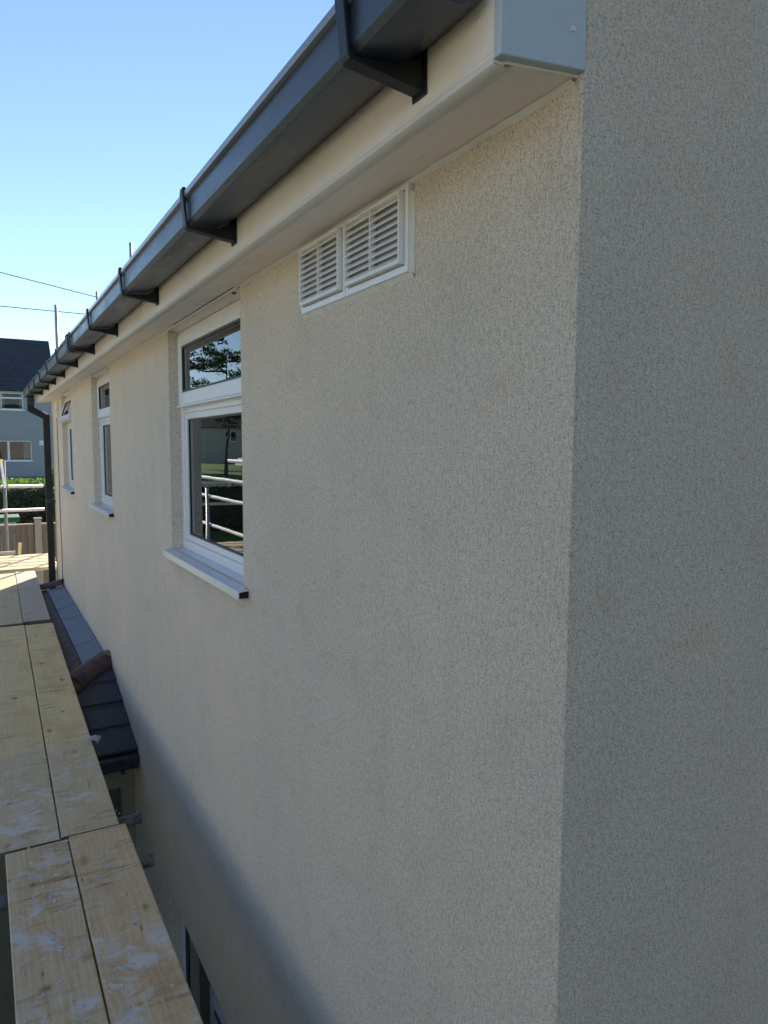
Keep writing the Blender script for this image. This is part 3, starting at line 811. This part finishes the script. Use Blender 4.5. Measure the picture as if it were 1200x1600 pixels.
def stube(p0, p1, label, group, mat=M_galv, name='scaffold_tube', r=.0242, fit=()):
    p0, p1 = Vector(p0), Vector(p1)
    bm = bmesh.new(); tube(bm, (0, 0, 0), p1 - p0, r, 14, hollow=.004)
    o = mesh_obj(name, bm, mat); o.location = p0
    for e in o.data.polygons:
        if e.area > .01: e.use_smooth = True
    tag(o, label, 'scaffold tube', group)
    for f in fit:
        bm = bmesh.new(); q = (p1 - p0).normalized()
        c = (p1 - p0) * f
        tube(bm, c - q * .035, c + q * .035, .033, 8); Mr = q.to_track_quat('Z', 'Y').to_matrix().to_4x4()
        box(bm, .02, .06, -.012, .012, -.02, .02, M=Matrix.Translation(c) @ Mr)
        mesh_obj('coupler', bm, M_fitting, o)
    return o
G1 = 'transom tubes carrying the boards'
stube((-1.86, 3.10, ZB - .072), (-.240, 3.155, ZB - .062), 'mortar caked tube end poking out at the board joint, farther of the two', G1, M_tube_dirty)
stube((-1.86, 2.76, ZB - .070), (-.262, 2.80, ZB - .064), 'mortar caked tube end poking out below the splashed board, nearer of the two', G1, M_tube_dirty)
stube((-1.9, 7.0, ZB - .066), (-.27, 7.0, ZB - .066), 'tube showing in the gap between middle and farthest boards', G1, M_galv)
stube((-1.9, 4.9, ZB - .068), (-.36, 4.9, ZB - .068), 'transom tube under the middle of the dirty pale boards', G1, M_galv)
stube((-1.9, .6, ZB - .066), (-.36, .6, ZB - .066), 'transom tube under the splashed boards, nearest the gable corner', G1, M_galv)
stube((-1.9, 9.75, ZB - .066), (-.30, 9.75, ZB - .066), 'transom tube under the far end of the walkway', G1, M_galv)
stube((-1.78, -2.4, ZB - .118), (-1.78, 11.9, ZB - .118), 'long ledger tube under the outer walkway boards', 'long tubes along the walkway')
stube((-.9, -2.4, ZB - .118), (-.9, 9.9, ZB - .118), 'long ledger tube under the inner boards', 'long tubes along the walkway')
G2 = 'guard rails along the outer side of the walkway'
stube((-1.89, -2.3, 3.60), (-1.89, 12.0, 3.60), 'upper guard rail along the outer side of the walkway', G2)
stube((-1.89, -2.1, 3.19), (-1.89, 12.0, 3.19), 'lower guard rail along the outer side of the walkway', G2)
stube((-1.90, -2.0, 3.86), (-1.90, 11.0, 3.86), 'middle guard rail just above the upper one on the outer side', G2)
stube((-1.95, -1.2, 3.98), (-1.93, 9.2, 4.12), 'sloping tube above the outer guard rails', G2)
for yy, t in ((.2, 'nearest'), (2.6, 'second'), (4.9, 'third'), (7.3, 'fourth'), (9.98, 'fifth'), (11.9, 'farthest')):
    stube((-1.84, yy, 0.02), (-1.84, yy, 3.72 if t == 'fifth' else 4.7 + .25 * math.sin(yy * 3)), 'upright scaffold standard on the outer side, %s along the wall' % t, 'outer standards', fit=(.55, .66, .76))
stube((-2.3, 2.05, .9), (-.95, 2.55, 2.35), 'sloping brace tube below the boards at the left edge', 'brace tubes')
# far end rails and standards
G3 = 'pale guard rails of the cross platform'
stube((-4.1, 11.72, 3.705), (.008, 11.66, 3.709), 'upper pale rail of the cross platform beside the downpipe', G3, fit=(.88,))
stube((-4.1, 11.72, 3.345), (.015, 11.66, 3.362), 'lower pale rail of the cross platform beside the downpipe', G3)
stube((-.497, 11.78, .9), (-.497, 11.78, 4.08), 'grey upright tube behind the two pale rails', 'standards of the cross platform', simple('dull_tube', (.16, .165, .18), .7), fit=())
q_y = simple('yellow_cap', (.75, .68, .12), .5)
o = stube((-.50, 11.60, 3.70), (-.535, 11.60, 4.09), 'short white tube with yellow end cap standing above the upper pale rail', 'standards of the cross platform', simple('white_tube', (.72, .72, .72), .5), r=.018)
bm = bmesh.new(); tube(bm, (-.034, 0, .375), (-.0355, 0, .41), .022, 12); mesh_obj('end_cap', bm, q_y, o)
G4 = 'standards rising behind the eaves'
stube((.30, 12.0, .9), (.30, 12.0, 6.43), 'pale scaffold standard beyond the eaves, nearest the neighbour roof', G4)
stube((.91, 12.15, .9), (.91, 12.15, 6.72), 'thin standard with a short cross tube behind the gutter, middle of three', G4, r=.021)
stube((.91, 12.11, 6.42), (1.5, 12.11, 6.40), 'short cross tube fixed to the middle standard behind the gutter', 'brace tubes', r=.02)
stube((1.41, 12.0, .9), (1.41, 12.0, 7.50), 'standard whose top shows highest above the gutter', G4)
stube((-4.1, 10.55, ZB - .08), (-.1, 10.55, ZB - .08), 'ledger tube under the near edge of the cross platform', 'ledgers of the cross platform')
stube((-4.1, 11.4, ZB - .08), (-.1, 11.4, ZB - .08), 'ledger tube under the far edge of the cross platform', 'ledgers of the cross platform')
# upright timber offcut and a length of batten lying on the platform
bm = bmesh.new(); box(bm, -.022, .022, -.012, .012, 0, .17)
o = mesh_obj('timber_offcut', bm, M_b_new, bevel=.002); o.location = (-.352, 11.50, ZB + .01); o.rotation_euler = (0, R(5), R(20))
tag(o, 'small timber offcut standing upright on the sunlit platform', 'timber offcut')
bm = bmesh.new(); box(bm, -1.2, .0, -.02, .02, 0, .045)
o = mesh_obj('timber_batten', bm, M_b_grey, bevel=.002); o.location = (-.40, 11.56, ZB + .012); o.rotation_euler = (0, 0, R(1))
tag(o, 'brown batten lying along the far edge of the sunlit platform', 'timber batten')

# crumbs of mortar on the near boards
M_crumb = simple('mortar_crumb', (.56, .55, .55), .9, var=.2, scale=60)
bm = bmesh.new(); rr = random.Random(3)
for k in range(330):
    x = rr.uniform(-.77, -.335); y = rr.uniform(1.55, 3.9)
    if abs(x + .549) < .006: continue
    s = rr.choice((.0015, .002, .003, .004, .006)) * rr.uniform(.7, 1.2)
    m4 = Matrix.Translation((x, y, ZB + s * .25)) @ Matrix.Rotation(rr.uniform(0, 6.28), 4, 'Z') @ Matrix.Diagonal((s * rr.uniform(1, 2.6), s, s * .55, 1))
    ret = bmesh.ops.create_icosphere(bm, subdivisions=1, radius=1.0, matrix=m4)
    for v in ret['verts']: v.co += Vector((rr.uniform(-1, 1), rr.uniform(-1, 1), 0)) * s * .35
tag(mesh_obj('mortar_crumbs', bm, M_crumb), 'scattered white mortar crumbs on the splashed boards', 'mortar crumbs', kind='stuff')
# dried mortar smears with some body
def splat(x, y, rx, ry, rot, h=.0025, seed=0):
    n = 26; rr = random.Random(seed); c = bm.verts.new((x, y, ZB + h)); ring1, ring2 = [], []
    for i in range(n):
        t = 2 * math.pi * i / n; k = 1 + .45 * mnoise.noise(Vector((math.cos(t) * 1.6, math.sin(t) * 1.6, seed * 3.1))) + .22 * mnoise.noise(Vector((math.cos(t) * 5, math.sin(t) * 5, seed)))
        for rg, f, hh in ((ring1, .72, h * .8), (ring2, 1.0, .0003)):
            u, v = math.cos(t) * rx * k * f, math.sin(t) * ry * k * f
            rg.append(bm.verts.new((x + u * math.cos(rot) - v * math.sin(rot), y + u * math.sin(rot) + v * math.cos(rot), ZB + hh)))
    for i in range(n):
        j = (i + 1) % n; bm.faces.new((c, ring1[i], ring1[j])); bm.faces.new((ring1[i], ring2[i], ring2[j], ring1[j]))
bm = bmesh.new()
for k, (x, y, rx, ry, rt) in enumerate(((-.466, 2.15, .028, .009, .25), (-.612, 2.05, .014, .009, .8), (-.455, 1.72, .017, .008, .1), (-.41, 1.655, .012, .008, .6),
        (-.50, 2.62, .012, .010, .9), (-.508, 2.20, .007, .007, 0), (-.66, 2.38, .011, .016, 0), (-.54, 2.12, .009, .005, .4), (-.40, 2.40, .006, .004, .2))):
    splat(x, y, rx, ry, rt, .0022, k)
q = N('dried_mortar'); f = q.noise(70, 5, .7); q.col(q.ramp(f, [(.35, (.38, .37, .37)), (.55, (.60, .60, .61))])); q.rough(.9); q.bump(f, .004, .9)
tag(mesh_obj('mortar_splashes', bm, q.m, smooth=True), 'thick dried mortar splashes on the near scaffold boards', 'mortar splashes', kind='stuff')
# curled scrap on the board edge
bm = bmesh.new(); rows = []
for i in range(12):
    t = i / 11; row = []
    for j in range(7):
        s_ = j / 6; a = t * 2.4
        row.append(bm.verts.new((.03 * math.cos(a) + .010 * s_, (s_ - .5) * .075 * (1 - .35 * t) + .006 * math.sin(7 * t), .022 * math.sin(a) + .006 + .008 * mnoise.noise(Vector((t * 4, s_ * 4, 0))))))
    rows.append(row)
for a, b in zip(rows, rows[1:]):
    for k in range(6): bm.faces.new((a[k], a[k + 1], b[k + 1], b[k]))
o = mesh_obj('plastic_scrap', bm, simple('scrap', (.34, .34, .36), .6, var=.5, scale=30), smooth=True)
s_ = o.modifiers.new('t', 'SOLIDIFY'); s_.thickness = .002
o.location = (-.335, 3.97, ZB - .001); o.rotation_euler = (0, 0, R(-15)); tag(o, 'curled grey scrap caught on the edge of the pale board', 'scrap')
# printed sack resting in the ground-floor window reveal
bm = bmesh.new()
bmesh.ops.create_cube(bm, size=1); bmesh.ops.subdivide_edges(bm, edges=bm.edges, cuts=5, use_grid_fill=True)
for v in bm.verts:
    k = 1 - .35 * (abs(v.co.x * 2) ** 3 * abs(v.co.y * 2) ** 2)
    v.co = Vector((v.co.x * .042, v.co.y * .50, v.co.z * .925)) + Vector((.003, .012, .006)) * mnoise.noise(v.co * 5)
q = N('sack_film'); q.col((.33, .35, .38)); q.rough(.4); q.bump(q.noise(14, 4), .012, .8)
sack = mesh_obj('plastic_sack', bm, q.m, smooth=True); sack.location = (.026, 2.735, 1.425)
tag(sack, 'grey printed plastic sack standing on the lower window sill under the scaffold', 'sack')
rr = random.Random(5); M_print = simple('dark_print', (.03, .03, .035), .6)
for i in range(2):
    # a line of smudged lettering, one ragged ribbon
    bm = bmesh.new(); rows = []
    for j in range(40):
        y = -.13 + j * .0075; z = .40 - i * .075; hgt = .022 * (.25 + .75 * abs(math.sin(j * 1.9 + i)) * rr.uniform(.5, 1))
        rows.append((bm.verts.new((-.0262, y, z - hgt)), bm.verts.new((-.0262, y, z + hgt * .8))))
    for r0, r1 in zip(rows, rows[1:]): bm.faces.new((r0[0], r1[0], r1[1], r0[1]))
    mesh_obj('print', bm, M_print, sack)
# ------------------------------------------------------------------ fence, hedge, neighbours
def m_fence():
    q = N('weathered_fence'); f = q.noise(1, 5, .7, q.mapping((22, 22, 1.2))); f2 = q.noise(1, 2, .5, q.mapping((7, 7, .1)))
    c = q.ramp(f, [(.3, (.085, .065, .05)), (.7, (.20, .165, .135))]); c = q.mix(q.g(f2, .35, .65, 0, .55), c, (.15, .14, .13)); q.col(c); q.rough(.9); return q.m
M_fence = m_fence()
fence = empty('fence', (0, 14.6, 0), 'weathered brown board fence with concrete posts behind the cross platform', 'fence')
M_post = m_conc('post_concrete', (.34, .32, .28))
px = .095
for k in range(-1, 3):
    x = px + k * 2.0
    zt = terr(0, 14.6)
    bm = bmesh.new(); prism(bm, [(x - .058, -.06), (x + .058, -.06), (x + .058, .06), (x - .058, .06)], 'Z', zt - .3, 2.945)
    prism(bm, [(x - .068, -.07), (x + .068, -.07), (x + .068, .07), (x - .068, .07)], 'Z', 2.945, 2.975)
    mesh_obj('post', bm, M_post, fence, bevel=.006)
    if k == 2: break
    bm = bmesh.new(); n = 17
    for i in range(n):
        a = x + .062 + (1.876) * i / n
        box(bm, a, a + .105, -.012 + .012 * (i % 2), .0 + .012 * (i % 2), zt - .1, 2.845 - .003 * (i % 3))
    for z in (1.3, 2.05, 2.70): box(bm, x + .06, x + 1.94, .014, .05, z, z + .06)
    pn = mesh_obj('panel', bm, M_fence, fence)
    bm = bmesh.new(); box(bm, x + .058, x + 1.942, -.03, .035, 2.85, 2.872); mesh_obj('capping', bm, simple('pale_capping', (.42, .36, .29), .85), pn)

def leaf_cloud(bm, fn, n, size, rr, mi_choices=(0,)):
    """many small leaf quads; fn(rr) gives a position"""
    for _ in range(n):
        p = fn(rr)
        if p is None: continue
        s = size * rr.uniform(.6, 1.3)
        u = Vector((rr.gauss(0, 1), rr.gauss(0, 1), rr.gauss(0, 1))).normalized(); v = u.orthogonal().normalized()
        v = (Matrix.Rotation(rr.uniform(0, 6.28), 3, u) @ v); w_ = u.cross(v)
        a = [bm.verts.new(p + v * s), bm.verts.new(p + w_ * s * .5), bm.verts.new(p - v * s), bm.verts.new(p - w_ * s * .5)]
        bm.faces.new(a).material_index = rr.choice(mi_choices)
def m_leaf(name, c, tr=.25):
    q = N(name); oi = q.noise(3, 3); q.col(q.ramp(oi, [(.3, tuple(x * .65 for x in c)), (.7, tuple(x * 1.3 for x in c))])); q.rough(.65)
    q.b.inputs['Subsurface Weight'].default_value = 0.0
    t = q.t; tl = t.nodes.new('ShaderNodeBsdfTranslucent'); tl.inputs[0].default_value = (c[0] * 1.6, c[1] * 1.8, c[2], 1)
    mx = t.nodes.new('ShaderNodeMixShader'); mx.inputs[0].default_value = tr
    t.links.new(q.b.outputs[0], mx.inputs[1]); t.links.new(tl.outputs[0], mx.inputs[2]); t.links.new(mx.outputs[0], t.nodes['Material Output'].inputs[0]); return q.m
L_dark = m_leaf('hedge_leaf', (.018, .034, .018), .06); L_mid = m_leaf('leaf_mid', (.06, .10, .03)); L_lite = m_leaf('leaf_light', (.095, .17, .028), .4)
L_brown = m_leaf('twig_brown', (.07, .045, .03), .05)
rr = random.Random(11)
bm = bmesh.new()
box(bm, -26, 8, 24.25, 28.6, 1.1, 2.93, 0)
def hf(r):
    x = r.uniform(-26, 8) if r.random() < .45 else r.uniform(-3, 3); z = r.uniform(1.2, 3.1); k = r.random()
    if k < .7: return Vector((x, 24.2 + r.uniform(-.12, .05), z))
    return Vector((x, r.uniform(24.1, 28.7), 2.98 + r.uniform(-.08, .12) + .05 * math.sin(x * 2.3)))
leaf_cloud(bm, hf, 15000, .055, rr, (0, 0, 0, 1))
leaf_cloud(bm, lambda r: Vector((r.uniform(-4, 4), r.uniform(24.3, 28.9), 3.03 + r.uniform(-.06, .12))), 9000, .06, rr, (3, 3, 1))  # lighter leaf colour paints the sunlit top of the hedge
leaf_cloud(bm, lambda r: Vector((r.uniform(-3, 3), 24.05 + r.uniform(-.1, .02), r.uniform(1.3, 2.28))), 3500, .05, rr, (2,))
hedge = mesh_obj('hedge', bm, [L_dark, L_mid, L_brown, L_lite]); tag(hedge, 'dark clipped hedge with brown twiggy foot behind the fence', 'hedge')

bm = bmesh.new()  # unseen hedge, added to block low light from the wall
box(bm, -3.6, -3.1, -4, 9, 0, 2.5)
leaf_cloud(bm, lambda r: Vector((r.choice((-3.62, -3.08)) + r.uniform(-.06, .06), r.uniform(-4, 9), r.uniform(.1, 2.55))), 4000, .06, rr, (0, 0, 1))
leaf_cloud(bm, lambda r: Vector((r.uniform(-3.65, -3.05), r.uniform(-4, 9), 2.5 + r.uniform(-.03, .08))), 2500, .06, rr, (0, 1))
tag(mesh_obj('hedge', bm, [L_dark, L_mid, L_brown]), 'unseen dark hedge added along the scaffold to shade the lower wall', 'hedge')
def m_housewall(name, c):
    q = N(name); f = q.noise(1.2, 4, .6); q.col(q.mix(q.g(f, .3, .7), tuple(x * .9 for x in c), c)); q.rough(.9); q.bump(q.noise(40, 3), .004, .5); return q.m
def m_rooftile(name, c):
    q = N(name); br = q.n('ShaderNodeTexBrick'); br.inputs['Scale'].default_value = 1; br.inputs['Brick Width'].default_value = .33; br.inputs['Row Height'].default_value = .3
    br.inputs['Mortar Size'].default_value = .02
    q.L(q.mapping((1, 1, 1), rot=(R(90), 0, 0)), br.inputs['Vector'])
    br.inputs['Color1'].default_value = (*c, 1); br.inputs['Color2'].default_value = (*[x * 1.3 for x in c], 1); br.inputs['Mortar'].default_value = (*[x * .55 for x in c], 1)
    f = q.noise(.8, 4, .6); q.col(q.mix(q.g(f, .4, .7, 0, .35), br.outputs['Color'], tuple(x * 1.8 for x in c))); q.rough(.8); return q.m
M_nwin = m_glass('neighbour_glass', (.5, .58, .62), 1.45)
def nhouse(x0, x1, y, zb, ze, zrg, depth, wins, wallc, roofc, label, over=.12):
    """two-storey neighbour, front facing -Y"""
    e = empty('neighbour_house', (x0, y, zb), label, 'house')
    T = Matrix.Translation((-x0, -y, -zb))
    def pp(name, bm, mat, par=None, **k):
        for v in bm.verts: v.co = T @ v.co
        return mesh_obj(name, bm, mat, par or e, **k)
    bm = bmesh.new()
    # front wall with openings
    tmp = bmesh.new(); shell_x(tmp, 0, .25, x0, x1, zb - .4, ze, [(a, b, c, d) for a, b, c, d, *_ in wins])
    Rm = Matrix(((0, 1, 0, 0), (1, 0, 0, y), (0, 0, 1, 0), (0, 0, 0, 1)))
    for v in tmp.verts: v.co = Rm @ v.co
    me = bpy.data.meshes.new('t'); tmp.to_mesh(me); tmp.free(); bm.from_mesh(me); bpy.data.meshes.remove(me)
    ym = y + depth / 2
    for xx in (x0, x1 - .25):
        prism(bm, [(y + .25, zb - .4), (y + depth, zb - .4), (y + depth, ze), (ym, zrg - .12), (y + .25, ze)], 'X', xx, xx + .25)
    box(bm, x0 + .25, x1 - .25, y + depth - .25, y + depth, zb - .4, ze); box(bm, x0 + .25, x1 - .25, y + .25, y + depth - .25, (zb + ze) / 2 - .1, (zb + ze) / 2 + .1)
    box(bm, x0 + .25, x1 - .25, y + 2.2, y + 2.4, zb - .4, ze)
    pp('wall', bm, m_housewall(label[:12], wallc))
    bm = bmesh.new(); sl_ = (zrg - ze) / (depth / 2 + .0)
    for s in (0, 1):
        ya_, yb_ = (y - over, ym) if s == 0 else (y + depth + over, ym)
        za_ = ze - over * sl_ + .12
        prism(bm, [(ya_, za_), (yb_, zrg), (yb_, zrg - .14), (ya_, za_ - .12)], 'X', x0 - .15, x1 + .15)
    pp('roof', bm, m_rooftile('tile ' + label[:10], roofc))
    bm = bmesh.new(); box(bm, x0 - .1, x1 + .1, y - over + .02, y - .001, ze - .13, ze - .02); pp('soffit', bm, simple('pale_soffit', (.62, .62, .6), .6))
    for a, b, c, d, kind in wins:
        bm = bmesh.new(); t = .06
        box(bm, a, b, y + .08, y + .14, c, c + t); box(bm, a, b, y + .08, y + .14, d - t, d)
        box(bm, a, a + t, y + .08, y + .14, c + t, d - t); box(bm, b - t, b, y + .08, y + .14, c + t, d - t)
        if kind == 't': box(bm, a + t, b - t, y + .075, y + .145, d - (d - c) * .36, d - (d - c) * .36 + .09)
        if kind == 'm': box(bm, (a + b) / 2 - .05, (a + b) / 2 + .05, y + .075, y + .145, c + t, d - t)
        if kind == 'q':
            xm = a + (b - a) * .51; box(bm, xm - .06, xm + .06, y + .075, y + .145, c + t, d - t)
        box(bm, a - .06, b + .06, y - .05, y + .08, c - .06, c - .001)
        wn = pp('window', bm, simple('white_frame', (.75, .76, .78), .5))
        bm = bmesh.new(); bm.faces.new([bm.verts.new(p) for p in ((a + t, y + .105, c + t), (b - t, y + .105, c + t), (b - t, y + .105, d - t), (a + t, y + .105, d - t))]); pp('pane', bm, M_nwin, wn)
        bm = bmesh.new()
        for (u0, u1) in ((a + t, a + (b - a) * .17), (b - (b - a) * .17, b - t)): box(bm, u0, u1, y + .30, y + .33, c, d)
        pp('curtain', bm, simple('net_curtain', (.5, .5, .5), .9), wn)
    return e
# the house seen past the downpipe
NH = nhouse(-9.2, 3.30, 48, 2.45, 7.62, 11.15, 8.0,
       [(.42, 1.62, 6.46, 7.46, 't'), (-.55, 1.98, 3.42, 4.62, 'q'), (-4.2, -2.6, 6.3, 7.5, 't'), (-4.6, -2.4, 3.4, 4.6, 'm'), (-8.0, -6.6, 6.3, 7.5, 't'), (-8.2, -6.4, 3.4, 4.6, 'm')],
       (.30, .305, .36), (.030, .031, .042), 'blue grey house with dark tiled roof and white windows seen past the downpipe')
bm = bmesh.new(); box(bm, 2.40, 2.74, -.06, 0, 4.34, 4.64)
for v in bm.verts: v.co += Vector((9.2, 0, -2.45))
mesh_obj('alarm_box', bm, simple('alarm_white', (.62, .66, .70), .5), NH)
# farther house, seen reflected in the nearest window
nhouse(-36, -19, 78, 2.6, 6.4, 8.6, 8.0, [(-26.5, -25, 4.9, 6.0, 'm'), (-24.2, -23, 4.9, 6.0, 'm'), (-32, -30, 4.9, 6.0, 't')], (.50, .48, .42), (.05, .04, .04),
       'low cream house across the road, far left of the scaffold')
# unseen houses added: dark one dims the gable, pale ones brighten the wall
nhouse(-.9, 9.0, -11.6, 0, 7.0, 9.6, 8.0, [(1, 2.2, 3, 4.2, 't')], (.055, .06, .065), (.05, .045, .045), 'dark grey house standing just behind the gable end')
for k, (yy, lb) in enumerate(((-9.0, 'cream sunlit house across the drive, behind the camera'), (1.8, 'cream sunlit house across the drive, level with the windows'))):
    e_ = nhouse(0, 9.6, 0, 0, 5.0, 7.6, 8.0, [(1, 2.4, 3.2, 4.4, 't'), (6, 7.4, 3.2, 4.4, 't'), (1, 2.6, .9, 2.1, 'm'), (6, 7.6, .9, 2.1, 'm')], (.78, .72, .60), (.06, .05, .045), lb)
    e_.location = (-12.5, yy, 0); e_.rotation_euler = (0, 0, math.pi / 2)
# garden store with green roof behind the fence
g_ = empty('garden_store', (-.35, 21.5, terr(0, 21.5)), 'small white garden store with green roof just above the fence', 'shed')
bm = bmesh.new(); z0 = 0; box(bm, -.7, .33, -.4, .4, 0, 2.42 - terr(0, 21.5) - .12)
mesh_obj('wall', bm, simple('store_white', (.55, .56, .56), .7), g_)
bm = bmesh.new(); box(bm, -.8, .42, -.5, .5, 2.42 - terr(0, 21.5) - .12, 2.42 - terr(0, 21.5) + .01); mesh_obj('roof', bm, simple('store_green', (.03, .12, .07), .7), g_)
bm = bmesh.new(); box(bm, -.42, .12, -.42, -.401, .55, 2.42 - terr(0, 21.5) - .22); mesh_obj('shutter', bm, simple('store_tan', (.36, .32, .24), .7), g_)

# flowering shrub past the wall corner
def shrub(x, y, h, r, label, mats=None, nfl=0):
    e = empty('shrub', (x, y, terr(x, y)), label, 'shrub')
    rr = random.Random(x)
    bm = bmesh.new()
    def f(r_):
        v = Vector((r_.gauss(0, 1), r_.gauss(0, 1), r_.gauss(0, 1))).normalized() * (r_.random() ** .4)
        return Vector((v.x * r, v.y * r, h * .55 + v.z * h * .48))
    leaf_cloud(bm, f, 3500, .06, rr, (0, 0, 1)); mesh_obj('foliage', bm, [L_mid, L_lite], e)
    bm = bmesh.new()
    for k in range(5): tube(bm, (0, 0, 0), (rr.uniform(-.5, .5) * r, rr.uniform(-.5, .5) * r, h * .6), .025, 6, .01)
    mesh_obj('stem', bm, simple('bark', (.10, .08, .06), .9), e)
    if nfl:
        bm = bmesh.new()
        for k in range(nfl):
            p = f(rr); s = .05
            bmesh.ops.create_icosphere(bm, subdivisions=1, radius=s, matrix=Matrix.Translation(p))
        mesh_obj('blossom', bm, simple('white_petal', (.8, .8, .76), .7), e)
shrub(.86, 18.2, 3.0, .27, 'tall shrub dotted with white flowers behind the downpipe', nfl=26)

def tree(x, y, h, cr, label, seed, pine=True, group=None):
    e = empty('pine_tree' if pine else 'broadleaf_tree', (x, y, terr(x, y)), label, 'tree', group)
    rr = random.Random(seed); bm = bmesh.new(); pads = []
    pts = [Vector((0, 0, 0))]
    for i in range(8): pts.append(pts[-1] + Vector((rr.uniform(-.12, .12), rr.uniform(-.12, .12), 1)) * (h * .92 / 8))
    for i in range(8): tube(bm, pts[i], pts[i + 1], .15 * h / 10 * (1 - i / 9), 8, .15 * h / 10 * (1 - (i + 1) / 9))
    nl = 18
    for k in range(nl):
        t = rr.uniform(.42, .97); i = min(7, int(t * 8)); b = pts[i].lerp(pts[i + 1], t * 8 - i if t * 8 - i < 1 else 1)
        a = k * 2.4 + rr.uniform(-.4, .4); L = cr * (1.05 - .35 * t) * rr.uniform(.7, 1.1)
        tip = b + Vector((math.cos(a) * L, math.sin(a) * L, L * rr.uniform(.08, .35)))
        mid = b.lerp(tip, .5) + Vector((0, 0, -.08 * L)); tube(bm, b, mid, .07, 6, .05); tube(bm, mid, tip, .05, 6, .02)
        pads += [(tip, cr * rr.uniform(.24, .38)), (b.lerp(tip, .6) + Vector((0, 0, .1)), cr * rr.uniform(.2, .3))]
    pads.append((pts[-1], cr * .38))
    mesh_obj('trunk', bm, simple('bark ' + str(seed), (.12, .085, .065), .9, var=.4, scale=12), e)
    bm = bmesh.new()
    for c, r in pads:
        sub = [(c + Vector((rr.gauss(0, .5) * r, rr.gauss(0, .5) * r, rr.gauss(0, .18) * r)), r * rr.uniform(.3, .5)) for _ in range(5)]
        def f(r_, sub=sub):
            cc, s = r_.choice(sub); v = Vector((r_.gauss(0, 1), r_.gauss(0, 1), r_.gauss(0, 1))).normalized() * (r_.random() ** .45)
            return cc + Vector((v.x * s, v.y * s, v.z * s * .6))
        leaf_cloud(bm, f, 260, .085, rr, (0, 0, 1))
    mesh_obj('crown', bm, [L_dark, L_mid], e)
tree(-12.4, 43.5, 8.3, 3.4, 'broad crowned pine beyond the guard rails, reflected in the nearest window', 4)
tree(-17.5, 52, 8.5, 3.2, 'pine leaning over the road left of the broad crowned pine', 9)
tree(-30, 62, 7.5, 3.5, 'bushy tree at the far end of the road', 12, False)

# parked cars by the road (reflected)
def car(x, y, rz, c, label):
    z = terr(x, y) + .04
    e = empty('parked_car', (x, y, z), label, 'car', 'cars parked along the far road', rz)
    bm = bmesh.new()
    low = [(-2.1, .35), (-2.05, .78), (-1.2, .92), (1.95, .92), (2.1, .62), (2.1, .32)]
    prism(bm, low, 'Y', -.85, .85); mesh_obj('body', bm, simple('paint ' + label[:8], c, .25), e, bevel=.08)
    bm = bmesh.new()
    A = [(-1.25, .925), (-.55, 1.43), (.95, 1.43), (1.75, .925)]
    prism(bm, A, 'Y', -.72, .72); mesh_obj('cabin', bm, simple('car_glass', (.02, .025, .03), .1), e, bevel=.06)
    bm = bmesh.new(); box(bm, -.5, .9, -.66, .66, 1.42, 1.46); mesh_obj('car_roof', bm, simple('paint2 ' + label[:8], c, .25), e, bevel=.02)
    for sx in (-1.3, 1.3):
        for sy in (-.8, .8):
            bm = bmesh.new(); tube(bm, (sx, sy - .1, .32), (sx, sy + .1, .32), .32, 18)
            w_ = mesh_obj('wheel', bm, M_gasket, e)
            bm = bmesh.new(); tube(bm, (sx, sy - .108, .32), (sx, sy + .108, .32), .19, 12); mesh_obj('rim', bm, M_galv, w_)
    for sy in (-.6, .6):
        bm = bmesh.new(); box(bm, -2.11, -2.02, sy - .14, sy + .14, .62, .74); mesh_obj('headlight', bm, simple('lamp_lens', (.7, .7, .7), .1), e)
car(-18.6, 53.5, 0, (.72, .72, .72), 'white car parked left of the broad pine')
car(-22.0, 51.0, 0, (.06, .07, .09), 'dark car parked farther left than the white car')

# overhead wires on a pole
bm = bmesh.new(); tube(bm, (0, 0, 0), (0, 0, 10.75), .13, 10, .09); up = mesh_obj('utility_pole', bm, simple('pole_wood', (.16, .12, .09), .9, var=.3, scale=10)); up.location = (-14, 25, terr(-14, 25)); tag(up, 'wooden utility pole left of the scaffold carrying two wires', 'pole')
bm = bmesh.new(); box(bm, -.6, .6, -.05, .05, 10.3, 10.4); mesh_obj('crossarm', bm, simple('arm', (.15, .11, .08), .9), up)
M_wire = simple('wire_black', (.02, .02, .022), .6)
def wire(a, b, sag, label):
    a, b = Vector(a), Vector(b); bm = bmesh.new(); n = 30
    polytube(bm, [a.lerp(b, i / n) - Vector((0, 0, sag * 4 * (i / n) * (1 - i / n))) - a for i in range(n + 1)], .014, 5)
    o = mesh_obj('overhead_wire', bm, M_wire); o.location = a; tag(o, label, 'wire', 'overhead wires crossing the sky')
zt = terr(-14, 25)
wire((-14, 25, zt + 10.6 - 0.0), (14, 25, 7.35), .12, 'upper overhead wire sloping down behind the gutter')
wire((-14, 25, 9.0), (14, 25, 8.75), .33, 'lower overhead wire running nearly level behind the gutter')
